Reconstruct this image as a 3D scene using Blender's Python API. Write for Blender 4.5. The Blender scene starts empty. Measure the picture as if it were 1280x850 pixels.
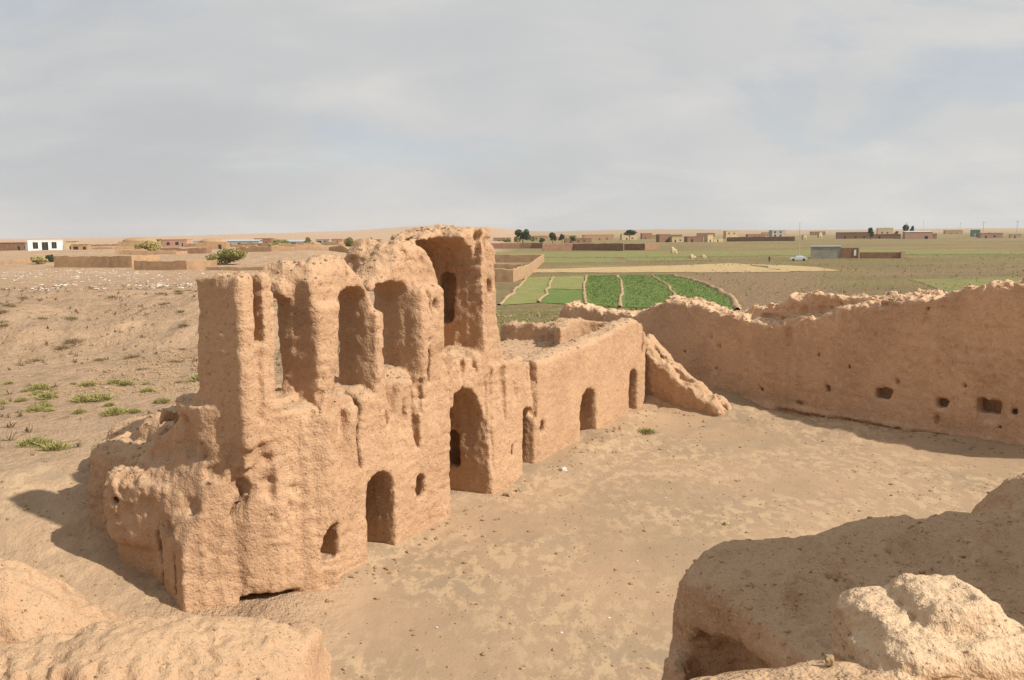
import bpy, math, random
import numpy as np
R = math.radians
random.seed(7)
RNG = np.random.default_rng(11)
SC = bpy.context.scene
COL = SC.collection

# ------------------------------------------------------------------ camera
cam_d = bpy.data.cameras.new('camera')
cam = bpy.data.objects.new('camera', cam_d)
COL.objects.link(cam)
cam_d.sensor_width = 36.0
cam_d.lens = 36.0 * 1100.0 / 1280.0
cam_d.clip_start = 0.05
cam_d.clip_end = 30000
cam.location = (0, 0, 8.5)
from mathutils import Matrix, Vector
_p = math.atan((425 - 292) / 1100.0)
_rot = Matrix.Rotation(R(90) - _p, 3, 'X') @ Matrix.Rotation(R(-0.6), 3, 'Z')
cam.rotation_euler = _rot.to_euler()
SC.camera = cam

# ------------------------------------------------------------------ sky
SUN_EL, SUN_AZ = R(39), R(-27)          # azimuth measured from +X
SUNV = Vector((math.cos(SUN_EL) * math.cos(SUN_AZ), math.cos(SUN_EL) * math.sin(SUN_AZ), math.sin(SUN_EL)))
world = bpy.data.worlds.new('World')
SC.world = world
world.use_nodes = True
wn, wl = world.node_tree.nodes, world.node_tree.links
wn.clear()
w_out = wn.new('ShaderNodeOutputWorld')
sky = wn.new('ShaderNodeTexSky')
sky.sky_type = 'NISHITA'
sky.sun_disc = False
sky.sun_elevation = SUN_EL
sky.sun_rotation = math.atan2(SUNV.x, SUNV.y)
sky.air_density = 1.0
sky.dust_density = 2.0
sky.altitude = 1200
bg_sky = wn.new('ShaderNodeBackground')
bg_sky.inputs['Strength'].default_value = 0.09
wl.new(sky.outputs[0], bg_sky.inputs['Color'])
tc = wn.new('ShaderNodeTexCoord')
sepd = wn.new('ShaderNodeSeparateXYZ')
wl.new(tc.outputs['Generated'], sepd.inputs[0])


def wmath(op, a, b=None, c=None, clamp=False):
    n = wn.new('ShaderNodeMath')
    n.operation = op
    n.use_clamp = clamp
    for i, v in enumerate((a, b, c)):
        if v is None:
            continue
        if hasattr(v, 'is_linked'):
            wl.new(v, n.inputs[i])
        else:
            n.inputs[i].default_value = v
    return n.outputs[0]


GAPOFF = (2.3, 1.1, 0)
# cloud deck: direction projected on a high flat layer
zc = wmath('ADD', wmath('MAXIMUM', sepd.outputs['Z'], 0.0), 0.30)
cx = wmath('DIVIDE', sepd.outputs['X'], zc)
cy = wmath('DIVIDE', sepd.outputs['Y'], zc)
comb = wn.new('ShaderNodeCombineXYZ')
wl.new(cx, comb.inputs[0])
wl.new(cy, comb.inputs[1])


def wnoise(scale, detail, rough, off, dist=0.0, sx=1.0, sy=1.0):
    m = wn.new('ShaderNodeMapping')
    m.inputs['Location'].default_value = off
    m.inputs['Scale'].default_value = (sx, sy, 1)
    wl.new(comb.outputs[0], m.inputs['Vector'])
    n = wn.new('ShaderNodeTexNoise')
    n.inputs['Scale'].default_value = scale
    n.inputs['Detail'].default_value = detail
    n.inputs['Roughness'].default_value = rough
    n.inputs['Distortion'].default_value = dist
    wl.new(m.outputs[0], n.inputs['Vector'])
    return n.outputs['Fac']


def wramp(v, a, b, lo=0.0, hi=1.0):
    n = wn.new('ShaderNodeMapRange')
    n.interpolation_type = 'SMOOTHSTEP'
    wl.new(v, n.inputs['Value'])
    for k, x in zip(('From Min', 'From Max', 'To Min', 'To Max'), (a, b, lo, hi)):
        n.inputs[k].default_value = x
    return n.outputs[0]


broad = wnoise(0.8, 3, 0.5, (3.1, 7.4, 0), 0.3)
fine = wnoise(2.1, 8, 0.56, (1.7, 2.2, 0), 0.5, 0.75, 1.0)
gap = wnoise(1.5, 7, 0.56, GAPOFF, 0.5, 0.75, 1.0)
bright = wmath('ADD', wramp(broad, 0.30, 0.70, 0.435, 0.515), wramp(fine, 0.40, 0.75, -0.008, 0.06))
cloudcol = wn.new('ShaderNodeMix')
cloudcol.data_type = 'RGBA'
wl.new(wramp(bright, 0.425, 0.57), cloudcol.inputs[0])
cloudcol.inputs[6].default_value = (0.97, 0.99, 1.015, 1)
cloudcol.inputs[7].default_value = (1.02, 1.0, 0.965, 1)
bg_cloud = wn.new('ShaderNodeBackground')
wl.new(cloudcol.outputs[2], bg_cloud.inputs['Color'])
wl.new(bright, bg_cloud.inputs['Strength'])
mixs = wn.new('ShaderNodeMixShader')
wl.new(wmath('MAXIMUM', wramp(gap, 0.36, 0.50, 0.66, 1.0), wramp(sepd.outputs['Z'], 0.05, 0.16, 1.0, 0.0)), mixs.inputs[0])
wl.new(bg_sky.outputs[0], mixs.inputs[1])
wl.new(bg_cloud.outputs[0], mixs.inputs[2])
wl.new(mixs.outputs[0], w_out.inputs['Surface'])

# ------------------------------------------------------------------ sun
sun_d = bpy.data.lights.new('sun', 'SUN')
sun_d.energy = 4.7
sun_d.angle = R(0.9)
sun_d.color = (1.0, 0.93, 0.83)
sun = bpy.data.objects.new('sun', sun_d)
COL.objects.link(sun)
sun.rotation_euler = SUNV.to_track_quat('Z', 'Y').to_euler()
sun.location = (60, -30, 80)

# ------------------------------------------------------------------ exposure
SC.view_settings.view_transform = 'Standard'
SC.view_settings.look = 'None'
SC.view_settings.exposure = 0.34
SC.view_settings.gamma = 1.0
SC.view_settings.use_curve_mapping = False
SC.render.engine = 'CYCLES'
SC.cycles.use_denoising = True
SC.cycles.denoiser = 'OPENIMAGEDENOISE'
SC.cycles.denoising_prefilter = 'NONE'
SC.cycles.max_bounces = 5
SC.cycles.diffuse_bounces = 3
SC.cycles.volume_bounces = 1

# ================================================================== tools
_TAB = np.random.default_rng(3).uniform(-1, 1, (4, 64, 64, 64)).astype(np.float32)


def vnoise(P, seed=0):
    """value noise, -1..1, on an (N,3) array"""
    T = _TAB[seed & 3]
    P = P.astype(np.float32) + np.float32(17.37 * seed)
    i = np.floor(P)
    f = P - i
    i = i.astype(np.int32) & 63
    j = (i + 1) & 63
    f = f * f * (3 - 2 * f)
    x0, y0, z0 = i.T
    x1, y1, z1 = j.T
    fx, fy, fz = f.T
    a = T[x0, y0, z0] * (1 - fx) + T[x1, y0, z0] * fx
    b = T[x0, y1, z0] * (1 - fx) + T[x1, y1, z0] * fx
    c = T[x0, y0, z1] * (1 - fx) + T[x1, y0, z1] * fx
    d = T[x0, y1, z1] * (1 - fx) + T[x1, y1, z1] * fx
    a = a * (1 - fy) + b * fy
    c = c * (1 - fy) + d * fy
    return a * (1 - fz) + c * fz


def fbm(P, octs=3, seed=0, gain=0.5, lac=2.03):
    v = 0
    a = 1.0
    for k in range(octs):
        v = v + a * vnoise(P, seed + k)
        P = P * lac
        a *= gain
    return v


def n1(x, seed=0, freq=1.0, octs=3):
    """1-D fbm for profiles"""
    x = np.asarray(x, dtype=np.float32)
    P = np.stack([x.ravel() * freq, np.full(x.size, 0.37 + seed * 1.7, np.float32), np.full(x.size, 0.71, np.float32)], 1)
    return fbm(P, octs, seed).reshape(x.shape)


def n2(x, y, seed=0, freq=1.0, octs=3):
    x, y = np.broadcast_arrays(np.asarray(x, np.float32), np.asarray(y, np.float32))
    P = np.stack([x.ravel() * freq, y.ravel() * freq, np.full(x.size, 0.43, np.float32)], 1)
    return fbm(P, octs, seed).reshape(x.shape)


def sstep(x, a, b):
    t = np.clip((x - a) / (b - a), 0, 1)
    return t * t * (3 - 2 * t)


class Vol:
    """signed-distance volume on a grid in a local frame; extracted with surface nets"""

    def __init__(s, lo, hi, h):
        s.h = h
        s.lo = np.array(lo, float)
        s.n = np.ceil((np.array(hi) - s.lo) / h).astype(int) + 1
        s.ax = [(s.lo[k] + h * np.arange(s.n[k])).astype(np.float32) for k in range(3)]
        s.F = np.full(s.n, 0.6, np.float32)

    def sl(s, bb, m=0.6):
        out = []
        for k in range(3):
            a = int(max(0, math.floor((bb[2 * k] - m - s.lo[k]) / s.h)))
            b = int(min(s.n[k], math.ceil((bb[2 * k + 1] + m - s.lo[k]) / s.h) + 1))
            out.append(slice(a, b))
        return tuple(out)

    def co(s, sl):
        return (s.ax[0][sl[0]][:, None, None], s.ax[1][sl[1]][None, :, None], s.ax[2][sl[2]][None, None, :])

    def add(s, bb, fn, k=0.0):
        sl = s.sl(bb)
        d = fn(*s.co(sl))
        s.F[sl] = np.minimum(s.F[sl], d)

    def cut(s, bb, fn):
        sl = s.sl(bb)
        d = fn(*s.co(sl))
        s.F[sl] = np.maximum(s.F[sl], -d)

    def box(s, x0, x1, y0, y1, z0, z1, r=0.1, cut=False, tx=0.0):
        def fn(x, y, z):
            w = tx * (z - z0) / max(z1 - z0, 1e-3)
            qx = np.abs(x - (x0 + x1) / 2) - (x1 - x0) / 2 + r + w
            qy = np.abs(y - (y0 + y1) / 2) - (y1 - y0) / 2 + r + w
            qz = np.abs(z - (z0 + z1) / 2) - (z1 - z0) / 2 + r
            o = np.sqrt(np.maximum(qx, 0) ** 2 + np.maximum(qy, 0) ** 2 + np.maximum(qz, 0) ** 2)
            return o + np.minimum(np.maximum(np.maximum(qx, qy), qz), 0) - r
        (s.cut if cut else s.add)((x0, x1, y0, y1, z0, z1), fn)

    def ell(s, cx, cy, cz, rx, ry, rz, cut=False):
        def fn(x, y, z):
            k = np.sqrt(((x - cx) / rx) ** 2 + ((y - cy) / ry) ** 2 + ((z - cz) / rz) ** 2)
            return (k - 1) * min(rx, ry, rz)
        (s.cut if cut else s.add)((cx - rx, cx + rx, cy - ry, cy + ry, cz - rz, cz + rz), fn)

    def arch(s, x0, x1, y0, y1, z0, zs, rise, pw=2.0):
        """arched opening cut across the wall: x along wall, y depth"""
        c, w = (x0 + x1) / 2, (x1 - x0) / 2

        def fn(x, y, z):
            u = np.clip((z - zs) / rise, 0, 1)
            ww = w * (1 - u ** pw) ** (1 / 2.0)
            d = np.maximum(np.abs(x - c) - ww, z - (zs + rise))
            d = np.maximum(d, z0 - z)
            return np.maximum(d, np.abs(y - (y0 + y1) / 2) - (y1 - y0) / 2)
        s.cut((x0, x1, y0, y1, z0, zs + rise), fn)

    def blur(s, n=1):
        F = s.F
        for _ in range(n):
            for k in range(3):
                a = [slice(None)] * 3
                b = [slice(None)] * 3
                c = [slice(None)] * 3
                a[k], b[k], c[k] = slice(0, -2), slice(1, -1), slice(2, None)
                G = F.copy()
                G[tuple(b)] = 0.25 * F[tuple(a)] + 0.5 * F[tuple(b)] + 0.25 * F[tuple(c)]
                F = G
        s.F = F

    def band(s, fn, w=0.35):
        """add a displacement field near the surface"""
        idx = np.nonzero(np.abs(s.F) < w)
        P = np.stack([s.ax[k][idx[k]] for k in range(3)], 1)
        s.F[idx] += fn(P).astype(np.float32)

    def mesh(s):
        F = s.F
        F[0], F[-1] = 0.5, 0.5
        F[:, 0], F[:, -1] = 0.5, 0.5
        F[:, :, 0], F[:, :, -1] = 0.5, 0.5
        S = F < 0
        c = np.zeros(np.array(F.shape) - 1, np.uint8)
        offs = [(i, j, k) for i in (0, 1) for j in (0, 1) for k in (0, 1)]
        for o in offs:
            c += S[o[0]:F.shape[0] - 1 + o[0], o[1]:F.shape[1] - 1 + o[1], o[2]:F.shape[2] - 1 + o[2]]
        I = np.argwhere((c > 0) & (c < 8))
        ids = np.full(c.shape, -1, np.int32)
        ids[I[:, 0], I[:, 1], I[:, 2]] = np.arange(len(I))
        pos = np.zeros((len(I), 3), np.float32)
        cnt = np.zeros(len(I), np.float32)
        val = {o: F[I[:, 0] + o[0], I[:, 1] + o[1], I[:, 2] + o[2]] for o in offs}
        for o in offs:
            for k in range(3):
                if o[k]:
                    continue
                q = list(o)
                q[k] = 1
                fa, fb = val[o], val[tuple(q)]
                m = (fa < 0) != (fb < 0)
                t = fa[m] / (fa[m] - fb[m])
                pt = np.tile(np.array(o, np.float32), (m.sum(), 1))
                pt[:, k] = t
                pos[m] += pt
                cnt[m] += 1
        V = (I + pos / cnt[:, None]) * s.h + s.lo
        faces = []
        for k in range(3):
            e1, e2 = [(1, 2), (2, 0), (0, 1)][k]
            a = [slice(1, -1)] * 3
            b = [slice(1, -1)] * 3
            a[k], b[k] = slice(0, -1), slice(1, None)
            A, B = S[tuple(a)], S[tuple(b)]
            J = np.argwhere(A != B)
            off = np.ones(3, int)
            off[k] = 0
            J = J + off
            inside_first = S[J[:, 0], J[:, 1], J[:, 2]]

            def gid(d1, d2):
                Q = J.copy()
                Q[:, e1] -= d1
                Q[:, e2] -= d2
                return ids[Q[:, 0], Q[:, 1], Q[:, 2]]
            q = np.stack([gid(1, 1), gid(0, 1), gid(0, 0), gid(1, 0)], 1)
            q[~inside_first] = q[~inside_first][:, ::-1]
            faces.append(q)
        Fc = np.concatenate(faces)
        Fc = Fc[(Fc >= 0).all(1)]
        return V, Fc


def vnormals(V, Fc):
    a, b = V[Fc[:, 2]] - V[Fc[:, 0]], V[Fc[:, 3 % Fc.shape[1]]] - V[Fc[:, 1]]
    if Fc.shape[1] == 3:
        a, b = V[Fc[:, 1]] - V[Fc[:, 0]], V[Fc[:, 2]] - V[Fc[:, 0]]
    n = np.cross(a, b)
    N = np.zeros_like(V)
    for k in range(Fc.shape[1]):
        for c in range(3):
            N[:, c] += np.bincount(Fc[:, k], n[:, c], len(V))
    return N / np.maximum(np.linalg.norm(N, axis=1, keepdims=True), 1e-9)


def raw_mesh(name, V, Fc, mat, smooth=True, normals=None):
    V = np.asarray(V, np.float32)
    Fc = np.asarray(Fc, np.int32)
    k = Fc.shape[1]
    me = bpy.data.meshes.new(name)
    me.vertices.add(len(V))
    me.vertices.foreach_set('co', V.ravel())
    me.loops.add(Fc.size)
    me.loops.foreach_set('vertex_index', Fc.ravel())
    me.polygons.add(len(Fc))
    me.polygons.foreach_set('loop_start', np.arange(0, Fc.size, k, dtype=np.int32))
    me.polygons.foreach_set('use_smooth', np.full(len(Fc), smooth, bool))
    me.update(calc_edges=True)
    me.validate()
    if normals is not None and len(me.vertices) == len(normals):
        me.normals_split_custom_set_from_vertices(normals.astype(np.float32))
    if mat:
        me.materials.append(mat)
    return me


def link(name, me, parent=None):
    o = bpy.data.objects.new(name, me)
    COL.objects.link(o)
    if parent:
        o.parent = parent
        o.matrix_parent_inverse = Matrix.Identity(4)
    return o


def tag(o, label, cat, group=None):
    o['label'] = label
    o['category'] = cat
    o['kind'] = 'thing'
    if group:
        o['group'] = group
    return o


def thing(name, label, cat, loc=(0, 0, 0), rz=0.0, group=None):
    o = bpy.data.objects.new(name, None)
    COL.objects.link(o)
    o.location = loc
    o.rotation_euler = (0, 0, rz)
    o.empty_display_size = 0.3
    return tag(o, label, cat, group)


def copy_tree(o, parent=None):
    c = o.copy()
    COL.objects.link(c)
    c.parent = parent
    for ch in list(o.children):
        copy_tree(ch, c)
    return c


def submesh(name, V, Fc, N, mask, mat, parent, origin):
    f = Fc[mask]
    if not len(f):
        return None
    u, inv = np.unique(f, return_inverse=True)
    return link(name, raw_mesh(name, V[u] - np.array(origin), inv.reshape(f.shape), mat, True, N[u]), parent)


class MB:
    """small polygon collector -> one mesh object"""

    def __init__(s):
        s.v, s.f = [], []

    def poly(s, pts):
        b = len(s.v)
        s.v += [tuple(p) for p in pts]
        s.f.append(tuple(range(b, b + len(pts))))

    def box(s, x0, x1, y0, y1, z0, z1):
        p = [(x0, y0, z0), (x1, y0, z0), (x1, y1, z0), (x0, y1, z0), (x0, y0, z1), (x1, y0, z1), (x1, y1, z1), (x0, y1, z1)]
        b = len(s.v)
        s.v += p
        s.f += [tuple(b + i for i in q) for q in ((0, 3, 2, 1), (4, 5, 6, 7), (0, 1, 5, 4), (1, 2, 6, 5), (2, 3, 7, 6), (3, 0, 4, 7))]

    def tube(s, p0, p1, r0, r1, n=8):
        p0, p1 = Vector(p0), Vector(p1)
        d = (p1 - p0).normalized()
        a = d.orthogonal().normalized()
        c = d.cross(a)
        b = len(s.v)
        for p, r in ((p0, r0), (p1, r1)):
            for i in range(n):
                t = 2 * math.pi * i / n
                s.v.append(tuple(p + (a * math.cos(t) + c * math.sin(t)) * r))
        for i in range(n):
            j = (i + 1) % n
            s.f.append((b + i, b + j, b + n + j, b + n + i))
        s.f.append(tuple(b + n + i for i in range(n)))
        s.f.append(tuple(b + n - 1 - i for i in range(n)))

    def build(s, name, mat, parent=None, smooth=False):
        me = bpy.data.meshes.new(name)
        me.from_pydata(s.v, [], s.f)
        me.materials.append(mat)
        if smooth:
            for p in me.polygons:
                p.use_smooth = True
        return link(name, me, parent)


# ================================================================== materials
class NT:
    def __init__(s, name, rough=0.95):
        s.m = bpy.data.materials.new(name)
        s.m.use_nodes = True
        s.t = s.m.node_tree
        s.b = s.t.nodes['Principled BSDF']
        s.b.inputs['Roughness'].default_value = rough
        s.b.inputs['Specular IOR Level'].default_value = 0.15
        s.pos = s.t.nodes.new('ShaderNodeNewGeometry').outputs['Position']

    def new(s, ty):
        return s.t.nodes.new(ty)

    def set(s, sock, v):
        if hasattr(v, 'is_linked'):
            s.t.links.new(v, sock)
        elif isinstance(v, tuple) and len(v) == 3 and sock.type == 'RGBA':
            sock.default_value = (*v, 1)
        else:
            sock.default_value = v

    def noise(s, scale, detail=4, rough=0.55, stretch=None, dist=0.0, vec=None):
        n = s.new('ShaderNodeTexNoise')
        n.inputs['Scale'].default_value = scale
        n.inputs['Detail'].default_value = detail
        n.inputs['Roughness'].default_value = rough
        n.inputs['Distortion'].default_value = dist
        v = vec or s.pos
        if stretch:
            m = s.new('ShaderNodeMapping')
            m.inputs['Scale'].default_value = stretch
            s.t.links.new(v, m.inputs['Vector'])
            v = m.outputs[0]
        s.t.links.new(v, n.inputs['Vector'])
        return n.outputs['Fac']

    def vor(s, scale, feature='F1', stretch=None):
        n = s.new('ShaderNodeTexVoronoi')
        n.feature = feature
        n.inputs['Scale'].default_value = scale
        v = s.pos
        if stretch:
            m = s.new('ShaderNodeMapping')
            m.inputs['Scale'].default_value = stretch
            s.t.links.new(v, m.inputs['Vector'])
            v = m.outputs[0]
        s.t.links.new(v, n.inputs['Vector'])
        return n.outputs['Distance']

    def ramp(s, v, a, b, lo=0.0, hi=1.0):
        n = s.new('ShaderNodeMapRange')
        n.interpolation_type = 'SMOOTHSTEP'
        s.set(n.inputs['Value'], v)
        for k, x in zip(('From Min', 'From Max', 'To Min', 'To Max'), (a, b, lo, hi)):
            n.inputs[k].default_value = x
        return n.outputs[0]

    def math(s, op, a, b):
        n = s.new('ShaderNodeMath')
        n.operation = op
        s.set(n.inputs[0], a)
        s.set(n.inputs[1], b)
        return n.outputs[0]

    def mix(s, f, a, b, mode='MIX'):
        n = s.new('ShaderNodeMix')
        n.data_type = 'RGBA'
        n.blend_type = mode
        s.set(n.inputs[0], f)
        s.set(n.inputs[6], a)
        s.set(n.inputs[7], b)
        return n.outputs[2]

    def bump(s, h, strength, dist, prev=None):
        n = s.new('ShaderNodeBump')
        n.inputs['Strength'].default_value = strength
        n.inputs['Distance'].default_value = dist
        s.set(n.inputs['Height'], h)
        if prev:
            s.t.links.new(prev, n.inputs['Normal'])
        return n.outputs[0]

    def done(s, col, nrm=None):
        s.set(s.b.inputs['Base Color'], col)
        if nrm:
            s.t.links.new(nrm, s.b.inputs['Normal'])
        return s.m


def mud(name, base, dark, light, dust=None, strata=0.5, fine=1.0, k=1.0):
    t = NT(name)
    c = t.mix(t.ramp(t.noise(0.5 * k, 5, 0.6), 0.38, 0.66), base, dark)
    c = t.mix(t.ramp(t.noise(2.6 * k, 6, 0.65), 0.50, 0.75, 0, 0.75), c, light)
    c = t.mix(t.ramp(t.noise(16 * k, 4, 0.7), 0.56, 0.78, 0, 0.45), c, dark)
    c = t.mix(t.ramp(t.noise(1.7 * k, 4, 0.62, (1.6, 1.6, 0.16)), 0.56, 0.72, 0, 0.55), c, light)
    # vertical rain streaks
    c = t.mix(t.ramp(t.noise(2.2 * k, 4, 0.6, (1, 1, 0.12)), 0.55, 0.75, 0, 0.35), c, dark)
    if dust:
        g = t.new('ShaderNodeNewGeometry')
        sp = t.new('ShaderNodeSeparateXYZ')
        t.t.links.new(g.outputs['Normal'], sp.inputs[0])
        f = t.math('ADD', sp.outputs['Z'], t.math('MULTIPLY', t.noise(3.0 * k, 5, 0.6), 0.5))
        c = t.mix(t.ramp(f, 0.7, 1.15, 0, 0.85), c, dust)
    # coarse straw-mud grain, small pits with their shade painted dark, pale grains
    grain = t.noise(9 * k, 2, 0.6)
    grain2 = t.noise(19 * k, 2, 0.6)
    pit = t.ramp(t.noise(12 * k, 3, 0.7), 0.62, 0.70)
    c = t.mix(t.ramp(grain, 0.48, 0.66, 0, 0.40), c, dark)
    c = t.mix(t.ramp(grain2, 0.50, 0.68, 0, 0.50), c, light)
    c = t.mix(t.math('MULTIPLY', pit, 0.65), c, tuple(x * 0.5 for x in dark))
    n = t.bump(t.noise(4.0 * k, 4, 0.6), 0.35 * fine, 0.08 / k)
    n = t.bump(t.noise(1.8 * k, 3, 0.6, (1, 1, 9.5)), strata * 0.45, 0.06 / k, n)
    n = t.bump(grain, 0.75 * fine, 0.05 / k, n)
    n = t.bump(grain2, 0.85 * fine, 0.03 / k, n)
    n = t.bump(pit, 0.7 * fine, -0.03 / k, n)
    return t.done(c, n)


M = {}
M['mud'] = mud('mud_plaster', (0.455, 0.285, 0.170), (0.385, 0.235, 0.138), (0.515, 0.335, 0.206), (0.44, 0.298, 0.184), 0.30)
M['mud_fill_lit'] = mud('mud_plaster_fill_lit', (0.575, 0.358, 0.216), (0.46, 0.28, 0.166), (0.65, 0.425, 0.267), (0.57, 0.40, 0.255), 0.22)  # base colour lightened to stand in for light the shaded perimeter wall lacks
M['mud_near'] = mud('mud_crumbling', (0.455, 0.288, 0.172), (0.36, 0.222, 0.130), (0.52, 0.345, 0.212), (0.44, 0.298, 0.18), 0.25, 1.1, 1.5)
M['mud_pale'] = mud('mud_clod_pale', (0.52, 0.36, 0.22), (0.42, 0.28, 0.17), (0.60, 0.435, 0.28), (0.56, 0.405, 0.26), 0.2, 1.1, 3.0)


def simple(name, col, dark=None, scale=3.0, rough=0.9, bump=0.3, spec=0.15):
    t = NT(name, rough)
    t.b.inputs['Specular IOR Level'].default_value = spec
    c = t.mix(t.ramp(t.noise(scale, 5, 0.6), 0.35, 0.68), col, dark or tuple(x * 0.72 for x in col))
    return t.done(c, t.bump(t.noise(scale * 3, 5, 0.65), bump, 0.05))


M['v_mud'] = simple('village_mud', (0.40, 0.26, 0.15), (0.32, 0.205, 0.118), 0.8)
M['v_red'] = simple('village_mud_red', (0.285, 0.165, 0.105), (0.22, 0.125, 0.08), 0.8)
M['v_grey'] = simple('cement_render', (0.36, 0.33, 0.28), (0.28, 0.26, 0.22), 0.6)
M['v_pink'] = simple('pink_brick', (0.47, 0.29, 0.21), (0.38, 0.23, 0.17), 1.2)
M['v_yell'] = simple('yellow_brick', (0.52, 0.40, 0.24), (0.44, 0.33, 0.2), 1.2)
M['white'] = simple('whitewash', (0.80, 0.79, 0.76), (0.72, 0.71, 0.68), 1.0, 0.8)
M['blue'] = simple('faded_blue_sheet', (0.40, 0.47, 0.48), (0.30, 0.36, 0.38), 1.0, 0.6)
M['greenish'] = simple('green_painted_steel', (0.10, 0.22, 0.19), None, 1.0, 0.6)
M['dark'] = simple('dark_opening', (0.045, 0.04, 0.035), None, 2.0)
M['wood'] = simple('weathered_wood', (0.17, 0.12, 0.08), None, 6.0)
M['pole'] = simple('concrete_pole', (0.42, 0.40, 0.37), None, 3.0)
M['metal'] = simple('galvanised_sheet', (0.50, 0.52, 0.54), None, 2.0, 0.45, 0.1, 0.4)
M['stone'] = simple('white_stone', (0.62, 0.57, 0.50), (0.46, 0.40, 0.33), 2.0)
M['clod'] = simple('earth_clod', (0.36, 0.245, 0.14), (0.28, 0.185, 0.105), 6.0)
M['dryplant'] = simple('dry_twigs', (0.24, 0.175, 0.095), None, 4.0)
M['straw'] = simple('dry_grass', (0.42, 0.33, 0.17), None, 4.0)


def leafmat(name, a, b):
    t = NT(name, 0.75)
    oi = t.new('ShaderNodeObjectInfo')
    c = t.mix(t.ramp(t.noise(2.5, 3, 0.6), 0.35, 0.65), a, b)
    t.b.inputs['Transmission Weight'].default_value = 0.0
    return t.done(c)


M['leaf_dark'] = leafmat('leaves_dark', (0.045, 0.06, 0.032), (0.07, 0.085, 0.04))
M['leaf_mid'] = leafmat('leaves_mid', (0.20, 0.19, 0.065), (0.27, 0.24, 0.08))
M['leaf_yel'] = leafmat('leaves_yellow', (0.33, 0.28, 0.10), (0.40, 0.33, 0.13))
M['leaf_shrub'] = leafmat('leaves_shrub', (0.27, 0.245, 0.09), (0.36, 0.315, 0.13))

# ================================================================== ground
def terrain(x, y):
    x = np.asarray(x, np.float64)
    y = np.asarray(y, np.float64)
    z = np.zeros(np.broadcast(x, y).shape)
    dist = np.hypot(x, y)
    near = 1 - sstep(dist, 70, 140)
    z = z + near * (0.05 * n2(x, y, 1, 0.25, 4) + 0.018 * n2(x, y, 2, 1.7, 3))
    # fallen mud heaped behind and beside the ruin
    z += 1.55 * np.exp(-(((x + 12.3) / 4.6) ** 2 + ((y - 25.5) / 5.2) ** 2)) * (1 + 0.15 * n2(x, y, 3, 0.5, 3))
    z += 0.35 * np.exp(-(((x + 8.6) / 2.6) ** 2 + ((y - 20.5) / 2.6) ** 2))
    z += 0.75 * np.exp(-(((x + 15.5) / 4.5) ** 2 + ((y - 24.0) / 4.0) ** 2))
    # melt slopes at the foot of walls: distance to wall feet
    for (ax, ay, bx, by, hh, w) in ((0.9, 31.2, 6.6, 41.9, 0.30, 1.5), (-5.0, 19.8, 0.6, 30.6, 0.10, 0.9),
                                    (6.5, 42.2, 21, 31.0, 0.36, 1.7), (2.5, 53, 10.5, 43.4, 0.3, 1.5)):
        L = math.hypot(bx - ax, by - ay)
        ux, uy = (bx - ax) / L, (by - ay) / L
        s = np.clip((x - ax) * ux + (y - ay) * uy, 0, L)
        d = np.hypot(x - ax - s * ux, y - ay - s * uy)
        z += hh * np.exp(-(d / w) ** 2) * (1 + 0.5 * n2(x, y, 4, 0.6, 3))
    z += 0.45 * np.exp(-(((x - 9.6) / 1.9) ** 2 + ((y - 42.3) / 2.2) ** 2))
    # eroded bank on the left
    yb = 70 + 0.10 * (x + 30) + 5.0 * n2(x, y * 0.0 + 3, 5, 0.045, 3) + 1.5 * n2(x, y, 6, 0.35, 2)
    lm = 1 - sstep(x, -22, -9)
    bank = sstep(y - yb, -3.0, 2.0) * lm
    z += bank * (1.9 + 0.55 * n2(x, y, 7, 0.22, 4)) * (1 - 0.75 * sstep(y, 95, 190))
    z += lm * (1 - sstep(y, 120, 180)) * sstep(y, 42, 60) * 0.22 * n2(x, y, 8, 0.6, 3)
    # village rise on the far left
    vl = 1 - sstep(x, -70, -25)
    z += vl * sstep(y, 232, 300) * 2.2 * (1 + 0.5 * n2(x, y, 9, 0.02, 3)) * (1 - sstep(y, 520, 800))
    # slight swells of the plain, then the low hills
    far = sstep(dist, 250, 900)
    z += far * 1.2 * n2(x, y, 10, 0.004, 3)
    hl = sstep(y, 1500, 3800)
    az = x / np.maximum(y, 1.0)
    ridge = 0.22 + 0.95 * np.exp(-((az + 0.075) / 0.085) ** 2) + 0.45 * np.exp(-((az + 0.24) / 0.14) ** 2) \
        + 0.38 * np.exp(-((az - 0.17) / 0.12) ** 2) + 0.05 * np.exp(-((az - 0.45) / 0.15) ** 2)
    z += hl * ridge * 30 * (1 + 0.42 * n2(x, y, 11, 0.0022, 5))
    return z


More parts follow.
